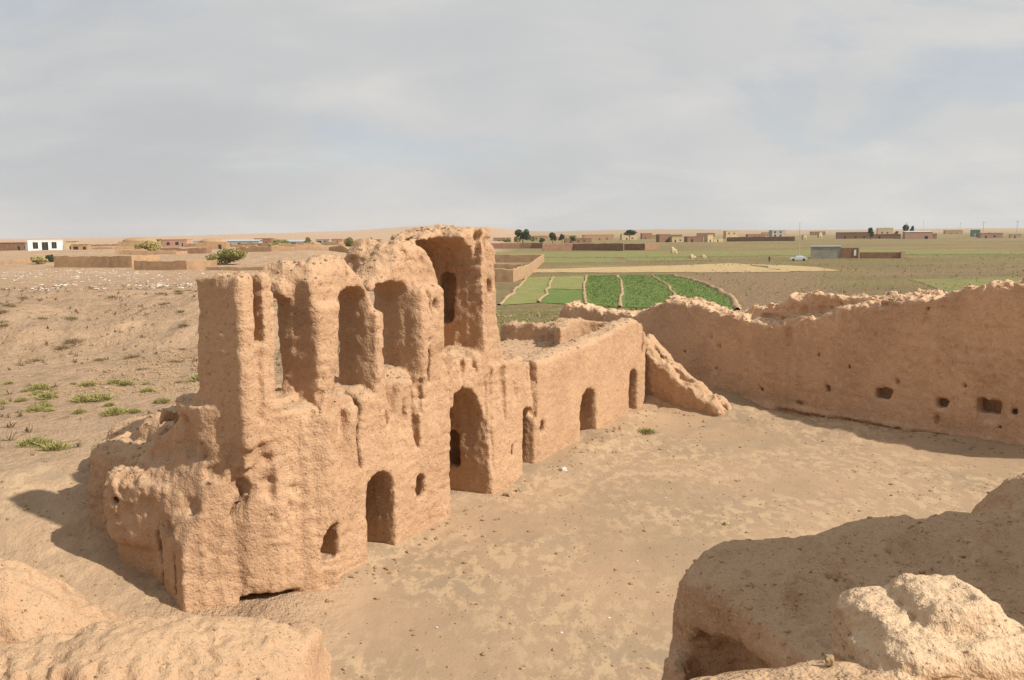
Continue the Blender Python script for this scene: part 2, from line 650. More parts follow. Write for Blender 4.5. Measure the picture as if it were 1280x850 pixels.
def make_ground():
    k = 0.0195
    a = 12.0
    n_side = int(math.asinh(9000 / a) / k)
    xs = a * np.sinh(k * np.arange(-n_side, n_side + 1))
    n_b = int(math.asinh(45 / a) / k)
    ys = 24 + a * np.sinh(k * np.arange(-n_b, n_side + 1))
    X, Y = np.meshgrid(xs, ys, indexing='ij')
    Z = terrain(X, Y)
    nx, ny = X.shape
    V = np.stack([X.ravel(), Y.ravel(), Z.ravel()], 1)
    i = np.arange(nx * ny).reshape(nx, ny)
    Fc = np.stack([i[:-1, :-1].ravel(), i[1:, :-1].ravel(), i[1:, 1:].ravel(), i[:-1, 1:].ravel()], 1)
    me = raw_mesh('ground', V, Fc, None, True)
    # zone weights: r = swept courtyard earth, g = weedy plain on the right, b = ploughed / grey
    x, y = V[:, 0], V[:, 1]
    court = sstep(x, -6, -3) * (1 - sstep(y + 1.19 * (x - 10.6), 41, 44.5)) + 0.0
    d_ar = (x + 5.35) * 0.8826 - (y - 19.51) * 0.47
    court = court * sstep(d_ar, -2, 0.2)
    leftp = (1 - sstep(x, -8.5, -6.5)) * (1 - sstep(y, 27, 40))
    court = np.clip(court + 0.75 * leftp, 0, 1)
    plain = sstep(x - 0.02 * y, -22, -4) * sstep(y, 45, 62) * (1 - 0.6 * sstep(y, 900, 2500))
    plough = sstep(x, 18, 24) * sstep(y, 70, 80) * (1 - sstep(y, 165, 185)) * (1 - sstep(x - 0.30 * y, 2, 14))
    colr = np.stack([court, plain, plough, np.ones_like(x)], 1).astype(np.float32)
    at = me.color_attributes.new('zone', 'FLOAT_COLOR', 'POINT')
    at.data.foreach_set('color', colr.ravel())
    t = NT('earth', 0.97)
    va = t.new('ShaderNodeAttribute')
    va.attribute_name = 'zone'
    sp = t.new('ShaderNodeSeparateColor')
    t.t.links.new(va.outputs[0], sp.inputs[0])
    zr, zg, zb = sp.outputs[0], sp.outputs[1], sp.outputs[2]
    # dry tan steppe
    soil = t.mix(t.ramp(t.noise(0.022, 6, 0.6), 0.36, 0.64), (0.50, 0.338, 0.215), (0.435, 0.295, 0.188))
    soil = t.mix(t.ramp(t.noise(0.22, 8, 0.74, (1, 0.7, 1)), 0.44, 0.58, 0, 0.85), soil, (0.385, 0.26, 0.165))
    soil = t.mix(t.ramp(t.noise(1.7, 7, 0.75), 0.48, 0.60, 0, 0.6), soil, (0.46, 0.318, 0.20))
    soil = t.mix(t.ramp(t.noise(0.9, 7, 0.76, (1, 0.6, 1)), 0.52, 0.62, 0, 0.7), soil, (0.295, 0.205, 0.13))
    soil = t.mix(t.ramp(t.noise(0.08, 5, 0.6, (1, 0.5, 1)), 0.58, 0.72, 0, 0.5), soil, (0.31, 0.25, 0.172))
    # trodden courtyard earth with pale dry crust
    cy_ = t.mix(t.ramp(t.noise(0.14, 4, 0.55), 0.40, 0.62), (0.31, 0.22, 0.14), (0.37, 0.25, 0.154))
    cy_ = t.mix(t.ramp(t.noise(0.33, 4, 0.6), 0.54, 0.72, 0, 0.6), cy_, (0.27, 0.213, 0.146))
    crust = t.math('MULTIPLY', t.ramp(t.noise(2.3, 6, 0.7, (1.15, 0.62, 1), 0.2), 0.47, 0.58), t.ramp(t.noise(0.17, 4, 0.55), 0.40, 0.55, 0.15, 1))
    cy_ = t.mix(t.math('MULTIPLY', crust, 0.95), cy_, (0.435, 0.31, 0.19))
    cy_ = t.mix(t.ramp(t.noise(7, 5, 0.75), 0.54, 0.74, 0, 0.4), cy_, (0.235, 0.168, 0.106))
    cy_ = t.mix(t.ramp(t.noise(22, 3, 0.7), 0.64, 0.74, 0, 0.5), cy_, (0.43, 0.33, 0.22))
    # weedy plain
    pl = t.mix(t.ramp(t.noise(0.03, 5, 0.6, (0.55, 1, 1)), 0.40, 0.62), (0.215, 0.160, 0.085), (0.275, 0.192, 0.106))
    gm = t.math('MULTIPLY', t.ramp(t.noise(0.016, 5, 0.62, (0.5, 1.2, 1)), 0.42, 0.55), t.ramp(t.noise(0.5, 6, 0.75), 0.38, 0.60, 0.25, 1))
    pl = t.mix(t.math('MULTIPLY', gm, 0.62), pl, (0.175, 0.182, 0.052))
    pl = t.mix(t.ramp(t.noise(0.06, 6, 0.65, (0.3, 1.6, 1)), 0.58, 0.68, 0, 0.75), pl, (0.40, 0.30, 0.15))
    pl = t.mix(t.ramp(t.noise(0.7, 5, 0.7, (0.6, 1, 1)), 0.55, 0.68, 0, 0.65), pl, (0.165, 0.122, 0.066))
    pg = t.mix(t.ramp(t.noise(0.9, 6, 0.75), 0.40, 0.64), (0.295, 0.204, 0.12), (0.215, 0.145, 0.084))
    c = t.mix(zr, soil, cy_)
    c = t.mix(zg, c, pl)
    c = t.mix(zb, c, pg)
    n = t.bump(t.noise(2.2, 5, 0.6), 0.22, 0.06)
    n = t.bump(t.noise(12, 2, 0.6), 0.5, 0.022, n)
    far_ = t.math('MULTIPLY', t.noise(0.5, 7, 0.74), t.math('SUBTRACT', 1.0, zr))
    n = t.bump(far_, 1.0, 0.9, n)
    me.materials.append(t.done(c, n))
    o = link('ground', me)
    o['kind'] = 'structure'
    return o


make_ground()


def tz(x, y):
    return float(terrain(np.array([x]), np.array([y]))[0])


# ================================================================== crop plots and field strips
def crop_mat(name, a, b, dry):
    t = NT(name, 0.9)
    c = t.mix(t.ramp(t.noise(0.35, 5, 0.65, (1, 0.45, 1)), 0.38, 0.66), a, b)
    c = t.mix(t.ramp(t.noise(1.8, 5, 0.7), 0.55, 0.74, 0, 0.6), c, dry)
    return t.done(c, t.bump(t.noise(3.0, 5, 0.75), 0.8, 0.25))


M['crop'] = crop_mat('young_wheat', (0.125, 0.18, 0.048), (0.15, 0.195, 0.055), (0.21, 0.21, 0.08))
M['crop_thin'] = crop_mat('sparse_wheat', (0.21, 0.225, 0.07), (0.27, 0.245, 0.10), (0.36, 0.28, 0.15))
M['crop_far'] = crop_mat('far_wheat', (0.185, 0.19, 0.066), (0.24, 0.205, 0.088), (0.28, 0.21, 0.11))
M['stubble'] = crop_mat('straw_stubble', (0.47, 0.345, 0.175), (0.41, 0.295, 0.155), (0.31, 0.225, 0.12))
M['bund'] = simple('bund_earth', (0.37, 0.255, 0.14), (0.29, 0.20, 0.11), 0.8)


def strip(name, left, right, mat, lift=0.06, edge=0.5, seed=0, n=60, m=14):
    """a sheet between two polylines given as lists of (x, y) from near to far"""
    def samp(pl, u):
        pl = np.array(pl, float)
        k = np.linspace(0, 1, len(pl))
        return np.stack([np.interp(u, k, pl[:, 0]), np.interp(u, k, pl[:, 1])], -1)
    u = np.linspace(0, 1, n)
    Lp, Rp = samp(left, u), samp(right, u)
    v = np.linspace(0, 1, m)[None, :, None]
    P = Lp[:, None] * (1 - v) + Rp[:, None] * v
    fq = 0.22 * min(1.0, 0.8 / edge)
    wob = n2(P[..., 0], P[..., 1], seed, fq, 2) * edge
    wob2 = n2(P[..., 0], P[..., 1], seed + 1, fq, 2) * edge
    P[..., 0] += wob
    P[..., 1] += wob2
    Z = terrain(P[..., 0], P[..., 1]) + lift + 0.03 * n2(P[..., 0], P[..., 1], 2, 1.1, 2)
    V = np.concatenate([P, Z[..., None]], -1).reshape(-1, 3)
    i = np.arange(n * m).reshape(n, m)
    Fc = np.stack([i[:-1, :-1].ravel(), i[:-1, 1:].ravel(), i[1:, 1:].ravel(), i[1:, :-1].ravel()], 1)
    o = link(name, raw_mesh(name, V, Fc, mat))
    o['kind'] = 'structure'
    return o


def polyline(near, far, bow=0.0, n=6):
    (x0, y0), (x1, y1) = near, far
    return [(x0 + (x1 - x0) * t + bow * math.sin(math.pi * t), y0 + (y1 - y0) * t) for t in np.linspace(0, 1, n)]


B0 = polyline((-1.4, 105), (3.0, 171), 0.3)
B1 = polyline((3.3, 108), (8.0, 173), 0.4)
B2 = polyline((8.8, 104), (15.0, 174.5), -0.5)
B3 = polyline((12.4, 100), (21.0, 174), 0.5)
B4 = polyline((18.6, 99), (27.4, 175), 1.6)
B5 = polyline((24.5, 95), (31.2, 175), 3.2)
strip('crop_plot', B0, B1, M['crop_thin'], seed=1)
half = polyline((3.4, 108), (5.4, 134), 0.0)
strip('crop_plot', half, polyline((8.8, 104), (11.0, 132)), M['crop'], seed=2, n=30)
strip('crop_plot', polyline((5.4, 134.6), (8.0, 173)), polyline((11.0, 132.6), (15.0, 174.5)), M['crop_thin'], seed=3, n=30)
strip('crop_plot', B2, B3, M['crop'], seed=4)
strip('crop_plot', B3, B4, M['crop'], seed=5)
strip('crop_plot', B4, B5, M['crop'], seed=6)


def bund(pl, w=0.26, h=0.18, seed=0):
    u = np.linspace(0, 1, 90)
    pl = np.array(pl, float)
    k = np.linspace(0, 1, len(pl))
    P = np.stack([np.interp(u, k, pl[:, 0]), np.interp(u, k, pl[:, 1])], -1)
    P[:, 0] += 0.35 * n1(P[:, 1], seed, 0.12)
    offs = np.array([-1, -0.55, 0, 0.55, 1.0])
    hs = np.array([-0.1, 0.7, 1.0, 0.7, -0.1])
    ww = w * (1 + 0.35 * n1(P[:, 1], seed + 1, 0.5))[:, None]
    X = P[:, :1] + offs[None] * ww
    Y = np.repeat(P[:, 1:], 5, 1)
    Z = terrain(X, Y) + 0.06 + hs[None] * h * (1 + 0.3 * n1(P[:, 1], seed + 2, 0.8))[:, None]
    V = np.stack([X, Y, Z], -1).reshape(-1, 3)
    i = np.arange(90 * 5).reshape(90, 5)
    Fc = np.stack([i[:-1, :-1].ravel(), i[:-1, 1:].ravel(), i[1:, 1:].ravel(), i[1:, :-1].ravel()], 1)
    o = link('earth_bund', raw_mesh('earth_bund', V, Fc, M['bund']))
    o['kind'] = 'structure'


for i_, b_ in enumerate((B0, B1, B2, B3, B4)):
    bund(b_, seed=i_)
bund(B5, 0.45, 0.3, 9)
# straw stubble band and thin green strips further out
strip('stubble_strip', [(-2, 190), (-2, 205)], [(58, 183), (60, 236)], M['stubble'], seed=11, n=30, m=60, edge=3.5)
strip('stubble_strip', [(58.3, 184), (60.3, 234)], [(70, 184), (72, 206)], M['stubble'], seed=12, n=20, m=16, edge=3.0)
strip('grass_strip', [(7, 252), (8, 300)], [(32, 250), (36, 290)], M['crop_far'], seed=13, n=24, m=24, edge=4)
strip('grass_strip', [(33, 262), (37, 305)], [(58, 262), (55, 292)], M['crop_far'], seed=14, n=24, m=24, edge=4)
strip('grass_strip', [(118, 305), (140, 395)], [(176, 285), (190, 345)], M['crop_far'], seed=15, n=30, m=40, edge=9)
strip('grass_strip', [(-6, 318), (-8, 410)], [(22, 312), (26, 395)], M['crop_far'], seed=16, n=24, m=24, edge=6)
strip('grass_strip', [(30, 150 + 160), (35, 400)], [(110, 310), (130, 380)], M['crop_far'], seed=17, n=30, m=40, edge=14)
strip('grass_strip', [(62, 118), (66, 150)], [(120, 118), (140, 165)], M['crop_far'], seed=18, n=40, m=60, edge=11)

def pebble(seed):
    import bmesh
    bm = bmesh.new()
    bmesh.ops.create_icosphere(bm, subdivisions=1, radius=0.5)
    r = random.Random(seed)
    for v_ in bm.verts:
        k = r.uniform(0.7, 1.25)
        v_.co = (v_.co.x * k, v_.co.y * k * 0.85, v_.co.z * k * 0.6)
    V = np.array([v_.co[:] for v_ in bm.verts])
    F_ = np.array([[q.index for q in f.verts] for f in bm.faces])
    bm.free()
    return V, F_


PEB = [pebble(i) for i in range(6)]


def pebbles(P, sizes, seed):
    """one triangle soup of rotated pebbles at the 3-D points P"""
    r = np.random.default_rng(seed)
    k = r.integers(0, 6, len(P))
    a = r.uniform(0, 6.28, len(P))
    Vs, Fs, off = [], [], 0
    for i in range(6):
        m = k == i
        if not m.any():
            continue
        V, F_ = PEB[i]
        ca, sa = np.cos(a[m])[:, None], np.sin(a[m])[:, None]
        q = sizes[m][:, None]
        X = (V[None, :, 0] * ca - V[None, :, 1] * sa) * q + P[m][:, 0:1]
        Y = (V[None, :, 0] * sa + V[None, :, 1] * ca) * q + P[m][:, 1:2]
        Z = V[None, :, 2] * q + P[m][:, 2:3] + 0.08 * q
        Vs.append(np.stack([X, Y, Z], -1).reshape(-1, 3))
        n = int(m.sum())
        Fs.append((F_[None] + (np.arange(n) * len(V))[:, None, None] + off).reshape(-1, 3))
        off += n * len(V)
    return np.concatenate(Vs), np.concatenate(Fs)


def crumbs(parent, W, N, n, smin, smax, mat, origin, seed, mask=None, nz=0.55):
    """loose crumbs lying on the flatter tops of a mud mass: one part of it"""
    ok = N[:, 2] > nz
    if mask is not None:
        ok &= mask
    idx = np.nonzero(ok)[0]
    if not len(idx):
        return
    r = np.random.default_rng(seed)
    idx = r.choice(idx, n)
    sz = smin + (smax - smin) * r.random(n) ** 3
    V, F_ = pebbles(W[idx] - np.array(origin), sz, seed)
    o = link('loose_crumbs', raw_mesh('loose_crumbs', V, F_, mat, False), parent)
    o['kind'] = 'stuff'


# ================================================================== the two-storey ruin
AX, AY = -5.35, 19.51
DX, DY = 0.4700, 0.8826          # along the wall
NX, NY = 0.8826, -0.4700         # front normal (towards the courtyard)


def loc2w(V, A=(AX, AY), D=(DX, DY)):
    out = V.copy()
    nx, ny = D[1], -D[0]
    out[:, 0] = A[0] + V[:, 0] * D[0] - V[:, 1] * nx
    out[:, 1] = A[1] + V[:, 0] * D[1] - V[:, 1] * ny
    return out


def weather(rough=1.0, seed=0, strata=1.0, runnel=1.0):
    """eroded mud: lumps, layer lines, rain runnels and small pits"""
    def fn(P):
        d = 0.055 * rough * fbm(P * 0.55, 2, seed)
        d = d + 0.013 * rough * fbm(P * 2.7, 2, seed + 1)
        d = d + 0.020 * rough * fbm(P * 6.5, 2, seed + 2)
        d = d + 0.014 * rough * vnoise(P * 10.5, seed)
        d = d + 0.014 * strata * vnoise(P * np.array([1.4, 1.4, 9.0], np.float32), seed + 3)
        d = d + 0.034 * runnel * fbm(P * np.array([4.2, 4.2, 0.22], np.float32), 2, seed + 1)
        d = d + 0.014 * rough * (0.35 - np.abs(fbm(P * 3.1, 3, seed + 3, 0.6)))
        p = vnoise(P * 6.2, seed + 2)
        return d + 0.13 * rough * np.maximum(p - 0.66, 0)
    return fn


def profile_wall(vol, s0, s1, t0, t1, z0, tops, seed, amp=0.1, tamp=0.08):
    ks, kz = np.array(tops, float).T

    def fn(x, y, z):
        top = np.interp(x, ks, kz)
        top = top + amp * n2(np.broadcast_to(x, (x.shape[0], y.shape[1], 1)), np.broadcast_to(y, (x.shape[0], y.shape[1], 1)), seed, 1.7, 3)
        top = top - tamp * np.abs((y - (t0 + t1) / 2) / ((t1 - t0) / 2)) ** 3
        d = np.maximum((z - top) * 0.8, np.maximum(np.abs(y - (t0 + t1) / 2) - (t1 - t0) / 2, np.abs(x - (s0 + s1) / 2) - (s1 - s0) / 2))
        return np.maximum(d, z0 - z)
    vol.add((s0, s1, t0, t1, z0, float(kz.max()) + amp * 2), fn)


def crack(vol, s, z0, z1, w, depth, t=0.0, seed=0, lean=0.0):
    def fn(x, y, z):
        c = s + lean * (z - z0) + 0.13 * n1(z[0, 0], seed, 1.5)[None, None, :]
        taper = np.clip(np.minimum(z - z0, z1 - z) / 0.4, -1, 1)
        return np.maximum(np.abs(x - c) - w * 0.5 * np.maximum(taper, 0.15), np.maximum(y - t - depth * taper, np.maximum(z0 - z, z - z1)))
    vol.cut((s - 0.4, s + 0.4 + abs(lean) * (z1 - z0), t - 0.6, t + depth, z0, z1), fn)


def build_ruin():
    v = Vol((-2.9, -1.0, -0.45), (13.75, 9.5, 9.2), 0.050)
    # ---- lower storey
    profile_wall(v, 2.2, 13.5, 0.0, 2.5, -0.4, [(2.2, 4.75), (3.4, 4.7), (5.4, 4.8), (9.5, 4.85), (10.3, 4.75), (10.8, 4.55), (11.6, 4.2), (12.4, 4.02), (13.5, 3.9)], 1)
    v.box(2.72, 7.02, -0.24, 1.0, -0.4, 4.72, 0.16)
    v.box(9.52, 11.85, -0.20, 1.0, -0.4, 4.35, 0.12)
    v.box(8.9, 11.0, -0.05, 1.6, 3.6, 4.95, 0.3)
    # round swelling of the near bay

    def bast(x, y, z):
        k = np.sqrt(((x - 0.95) / 1.95) ** 2 + ((y - 1.45) / 1.72) ** 2)
        top = 4.75 - 0.35 * np.clip(x - 1.6, 0, 3) ** 1.0 + 0.0 * y
        return np.maximum((k - 1) * 1.7, np.maximum((z - top) * 0.8, -0.4 - z))
    v.add((-1.0, 2.95, -0.4, 3.2, -0.4, 4.9), bast)
    v.box(-0.70, 2.6, 0.3, 2.6, -0.4, 4.45, 0.3)
    v.box(1.2, 2.86, -0.30, 1.0, -0.4, 4.3, 0.22)
    # flat near face, its top edge climbing to the pier

    def wedge(x, y, z):
        a = (x + 1.72) * -0.57 + (y - 1.29) * -0.82
        b = (x + 1.72) * -0.946 + (y - 1.29) * 0.324
        top = 1.72 + 2.2 * (x + 1.72) + 0.10 * (y - 1.29) - 0.12 * np.sin(5.1 * x + 1 + 2 * y)
        return np.maximum(np.maximum(a, b), np.maximum((z - np.minimum(top, 4.4)) * 0.6, np.maximum(x - 1.2, np.maximum(y - 3.0, -0.4 - z))))
    v.add((-2.0, 1.2, -0.4, 3.0, -0.4, 4.4), wedge)
    # stepped nose and the sloping back mass
    v.box(-1.42, 1.2, 1.9, 4.4, 1.2, 3.05, 0.4)
    v.box(-1.15, 1.2, 1.75, 4.3, -0.4, 2.2, 0.3)
    v.box(-0.95, 0.9, 2.6, 3.7, 2.4, 3.42, 0.32)
    v.box(-1.35, 0.2, 1.6, 2.3, -0.4, 2.0, 0.2)
    v.box(-1.0, 2.4, 0.9, 2.3, 2.5, 3.7, 0.3)
    v.box(-0.6, 3.4, 3.4, 6.6, -0.4, 3.35, 0.6, tx=0.25)
    v.box(0.3, 3.6, 1.8, 5.4, 1.0, 4.0, 0.6)
    v.box(0.9, 4.0, 5.2, 8.3, 0.0, 3.35, 0.75, tx=0.3)
    v.box(1.6, 3.6, 7.4, 9.0, 0.3, 2.55, 0.5)
    # hollow on the broken top beside pier 1
    v.ell(-0.55, 2.2, 4.1, 0.55, 0.75, 0.45, cut=True)
    v.ell(-1.2, 2.9, 3.6, 0.5, 0.6, 0.4, cut=True)
    # bites out of the broken near edge
    for (a_, b_, c_, r_) in ((-1.45, 1.25, 2.55, 0.26), (-1.1, 0.95, 3.3, 0.24), (-0.95, 1.6, 3.75, 0.3), (-1.5, 2.0, 2.0, 0.25), (-0.6, 0.5, 2.95, 0.16),
                             (-0.3, 0.1, 3.5, 0.15), (-1.45, 3.0, 1.3, 0.2), (-1.3, 3.8, 2.4, 0.14), (-0.2, 0.05, 2.2, 0.10), (0.3, -0.2, 2.75, 0.10), (1.9, -0.3, 3.2, 0.09), (-1.2, 0.9, 1.5, 0.08)):
        v.ell(a_, b_, c_, r_, r_ * 1.2, r_ * 0.8, cut=True)
    v.box(-1.9, -0.8, 2.35, 2.47, 0.0, 1.9, 0.03, cut=True)
    v.box(-1.9, -0.9, 1.72, 1.80, 0.0, 1.5, 0.03, cut=True)
    # ---- upper storey
    v.box(-0.86, 0.20, 0.02, 1.50, 3.8, 7.66, 0.14, tx=0.05)

    def flare(x, y, z):
        back = 1.42 + 0.85 * np.clip(5.35 - z, 0, 3.2) ** 1.35
        left = -0.80 + 0.0 * z
        return np.maximum(np.maximum(left - x, x - 0.6), np.maximum(np.maximum(0.2 - y, y - back), np.maximum(z - 5.6, 3.35 - z)))
    v.add((-1.1, 0.6, 0.2, 5.2, 3.3, 5.6), flare)
    profile_wall(v, 1.20, 3.92, -0.10, 0.95, 3.9, [(1.2, 7.55), (1.45, 7.85), (2.0, 8.04), (2.5, 8.0), (2.9, 7.82), (3.25, 7.5), (3.6, 7.05), (3.92, 6.4)], 3, 0.07, 0.28)
    # pier fronts carried down the wall as shallow ribs
    v.box(1.26, 2.12, -0.24, 0.5, 2.9, 6.9, 0.16)
    v.box(3.44, 3.90, -0.28, 0.5, 2.6, 6.6, 0.16)
    v.box(5.48, 6.84, -0.26, 0.5, 2.6, 7.0, 0.18)
    # springers of the lost vaults behind the piers
    profile_wall(v, 0.85, 2.3, 0.45, 1.75, 7.05, [(0.85, 7.45), (1.3, 7.8), (2.3, 7.9)], 4, 0.12, 0.2)
    profile_wall(v, 0.45, 1.1, 1.25, 1.75, 7.0, [(0.45, 7.1), (0.8, 7.3), (1.1, 7.5)], 9, 0.08, 0.1)
    profile_wall(v, 3.90, 6.85, 0.06, 1.15, 3.9, [(3.9, 7.2), (4.2, 7.5), (4.6, 7.85), (5.0, 8.2), (5.3, 8.34), (5.8, 8.33), (6.3, 8.18), (6.6, 7.95), (6.85, 7.45)], 5, 0.07, 0.28)
    profile_wall(v, 4.7, 6.3, 0.8, 1.8, 7.3, [(4.7, 8.0), (5.2, 8.3), (6.3, 8.1)], 6, 0.12, 0.2)
    # tower: tall jamb and the broken half vault

    def jamb(x, y, z):
        right = 10.42 - 0.10 * np.clip(z - 4.5, 0, 9)
        return np.maximum(np.maximum(9.30 - x, x - right), np.maximum(np.maximum(-0.10 - y, y - 2.15), np.maximum(z - 8.72 - 0.05 * np.sin(5 * x), 3.9 - z)))
    v.add((9.3, 10.5, -0.1, 2.15, 3.9, 8.8), jamb)
    profile_wall(v, 6.7, 9.6, 1.0, 2.3, 3.9, [(6.7, 8.25), (7.4, 8.40), (8.2, 8.60), (9.0, 8.74), (9.6, 8.76)], 7, 0.08, 0.10)
    profile_wall(v, 8.35, 9.6, 0.15, 1.1, 7.3, [(8.25, 8.35), (8.7, 8.66), (9.6, 8.76)], 8, 0.08, 0.05)
    # ---- openings, upper
    v.arch(0.20, 1.24, -0.6, 0.45, 4.6, 9.0, 0.5)
    v.arch(0.20, 1.20, 0.0, 2.6, 4.75, 6.7, 0.42)
    v.arch(2.14, 3.42, -0.6, 2.6, 4.62, 6.80, 0.45)
    v.arch(3.93, 5.46, -0.6, 2.6, 4.80, 6.85, 0.42)
    # worn sills sloping out of the openings
    for (a_, b_, zz) in ((0.20, 1.24, 4.62), (2.14, 3.42, 4.50), (3.93, 5.46, 4.62), (6.87, 9.31, 4.78)):
        v.cut((a_, b_, -0.5, 1.4, zz - 0.6, 6.0), lambda x, y, z, a_=a_, b_=b_, zz=zz: np.maximum(np.maximum(a_ - x, x - b_), np.maximum((zz + 0.42 * np.clip(y, -1, 0.9) - z) * 0.8, z - 6.0)))
    v.arch(6.87, 9.31, -0.6, 2.05, 4.88, 7.42, 0.98)
    v.box(8.9, 9.95, 0.95, 1.55, 5.65, 7.25, 0.2, cut=True)
    v.box(9.68, 9.90, -0.5, 0.22, 6.6, 6.98, 0.08, cut=True)
    v.box(6.15, 6.45, -0.5, 0.4, 6.35, 6.72, 0.08, cut=True)
    v.box(-0.50, -0.16, -0.5, 0.42, 6.15, 8.2, 0.08, cut=True)
    v.box(-0.52, -0.30, -0.5, 0.15, 4.4, 6.3, 0.08, cut=True)
    # ---- openings, lower
    v.arch(2.84, 4.10, -0.6, 2.0, -0.5, 1.75, 0.58)
    v.arch(0.85, 1.68, -0.9, 0.9, 0.70, 1.45, 0.30)
    v.arch(5.14, 5.62, -0.6, 0.35, 1.12, 1.55, 0.25)
    v.arch(7.04, 9.50, -0.6, 2.3, -0.5, 2.45, 1.28, 1.35)
    v.arch(11.95, 13.02, -0.6, 1.7, -0.5, 1.92, 0.48)
    v.box(9.2, 10.3, 0.95, 1.58, 0.85, 2.1, 0.2, cut=True)
    v.box(10.82, 11.05, -0.6, 0.25, 1.0, 1.4, 0.08, cut=True)
    v.box(-0.75, 0.40, -0.6, 1.2, -0.5, 0.40, 0.15, cut=True)
    # ---- cracks and rain channels
    crack(v, 2.70, 2.25, 5.0, 0.26, 0.55, -0.2, 3, 0.02)
    crack(v, 4.62, 2.95, 4.0, 0.22, 0.16, -0.2, 4)
    crack(v, 5.55, 3.4, 4.7, 0.16, 0.18, -0.2, 5)
    crack(v, 4.2, 3.7, 4.7, 0.2, 0.14, -0.2, 6)
    crack(v, 6.0, 4.4, 8.3, 0.18, 0.17, 0, 7)
    crack(v, 5.25, 7.3, 8.4, 0.2, 0.2, 0, 8)
    crack(v, 2.62, 7.2, 8.2, 0.2, 0.25, 0, 9)
    crack(v, 9.52, 4.8, 8.8, 0.10, 0.06, -0.1, 10)
    crack(v, 9.62, 0.6, 4.5, 0.15, 0.10, -0.2, 11)
    crack(v, 8.15, 3.9, 4.9, 0.2, 0.2, 0, 12)
    crack(v, 8.9, 3.9, 4.8, 0.14, 0.15, 0, 13)
    crack(v, 11.4, 2.6, 3.6, 0.1, 0.08, -0.2, 2)
    crack(v, 13.2, 1.7, 4.1, 0.28, 0.4, 0, 14)
    crack(v, 0.15, 0.3, 2.9, 0.12, 0.22, -0.25, 15)
    crack(v, -0.1, 2.3, 3.4, 0.22, 0.25, 0.0, 16)
    crack(v, 1.3, 4.0, 4.9, 0.1, 0.2, -0.2, 17)
    crack(v, -0.9, 1.9, 3.0, 0.14, 0.4, 0.55, 18, 0.5)
    crack(v, 5.38, 2.4, 4.9, 0.2, 0.26, -0.2, 21)
    crack(v, 6.95, 3.6, 5.2, 0.16, 0.2, -0.2, 22)
    crack(v, 3.98, 3.2, 4.9, 0.18, 0.22, -0.2, 23)
    crack(v, 2.18, 3.6, 4.8, 0.14, 0.2, -0.25, 24)
    crack(v, 10.4, 2.2, 4.4, 0.14, 0.12, -0.2, 25)
    v.blur(1)
    v.band(weather(0.9, 0))

    def ribs(P):             # rounded rain-cut ribs down the front under the piers
        m = sstep(P[:, 2], 2.0, 3.4) * (1 - sstep(P[:, 2], 4.9, 5.6)) * (1 - sstep(P[:, 1], 0.3, 0.7)) * sstep(P[:, 0], 0.5, 1.5)
        w = P.copy()
        w[:, 1] = 0.0
        w[:, 2] *= 0.15
        q = fbm(w * 1.7, 2, 2)
        return m * (0.16 * (0.45 - np.abs(q)) * -1.0 + 0.04)
    v.band(ribs)

    def crumble(P):          # broken, lumpy tops and the collapsed near end
        up = sstep(P[:, 2], 6.9, 8.2) + sstep(-P[:, 0] + 0.45 * P[:, 1] - 1.0, 0.0, 2.0) * sstep(P[:, 2], 0.8, 2.4)
        return np.clip(up, 0, 1) * (0.10 * np.abs(fbm(P * 2.2, 3, 2)) - 0.03 + 0.04 * fbm(P * 6, 2, 1))
    v.band(crumble)
    V, Fc = v.mesh()
    W = loc2w(V)
    N = vnormals(W, Fc)
    # which part a face belongs to
    c = V[Fc].mean(1)
    s, t, z = c.T
    part = np.zeros(len(c), int)
    up = z > 4.9
    part[up & (s < 0.75)] = 1
    part[up & (s >= 0.75) & (s < 2.78)] = 2
    part[up & (s >= 2.78) & (s < 4.6)] = 3
    part[up & (s >= 4.6) & (s < 6.86)] = 4
    part[up & (s >= 6.86)] = 5
    low = z < 3.8
    part[low & (s > 2.78) & (s < 4.16) & (z < 2.4) & (t > 0.05) & (t < 2.1)] = 6
    part[low & (s > 7.0) & (s < 9.56) & (t > 0.05) & (t < 2.35)] = 7
    part[low & (s > 11.9) & (s < 13.07) & (z < 2.45) & (t > 0.05) & (t < 1.8)] = 8
    part[(s > 9.55) & (s < 10.4) & (t > 0.85) & (t < 1.68) & (z > 0.75) & (z < 2.2)] = 9
    part[(s > 9.36) & (s < 10.05) & (t > 0.85) & (t < 1.66) & (z > 5.55) & (z < 7.35)] = 10
    part[(~up) & (part == 0) & ((s < -0.55) | (t > 2.75)) & (s < 4.3)] = 11
    part[low & (s > 0.86) & (s < 1.76) & (z > 0.7) & (z < 1.8) & (t > -0.12) & (t < 1.0)] = 12
    part[low & (s > 5.1) & (s < 5.67) & (z > 1.08) & (z < 1.84) & (t > -0.12) & (t < 0.45)] = 13
    root = thing('mud_brick_ruin', 'tall two-storey mud-brick ruin with broken piers, arched niches and a vaulted tower', 'ruin', (AX, AY, 0))
    org = (AX, AY, 0)
    names = {0: 'lower_wall', 1: 'pier', 2: 'pier', 3: 'pier', 4: 'pier', 5: 'tower', 6: 'doorway', 7: 'arched_recess',
             8: 'doorway', 9: 'side_niche', 10: 'tower_window', 11: 'collapsed_end', 12: 'wall_niche', 13: 'wall_niche'}
    labels = {1: 'free-standing end pier with a groove in its top', 5: 'tallest part, with a broken half vault',
              7: 'large pointed arch recess at ground level', 11: 'slumped near end of the ruin, rounded by rain'}
    for k, nm in names.items():
        o = submesh(nm, W, Fc, N, part == k, M['mud'], root, org)
        if o and k in labels:
            o['label'] = labels[k]
    crumbs(root, W, N, 1500, 0.03, 0.15, M['mud'], org, 71)
    return root


build_ruin()


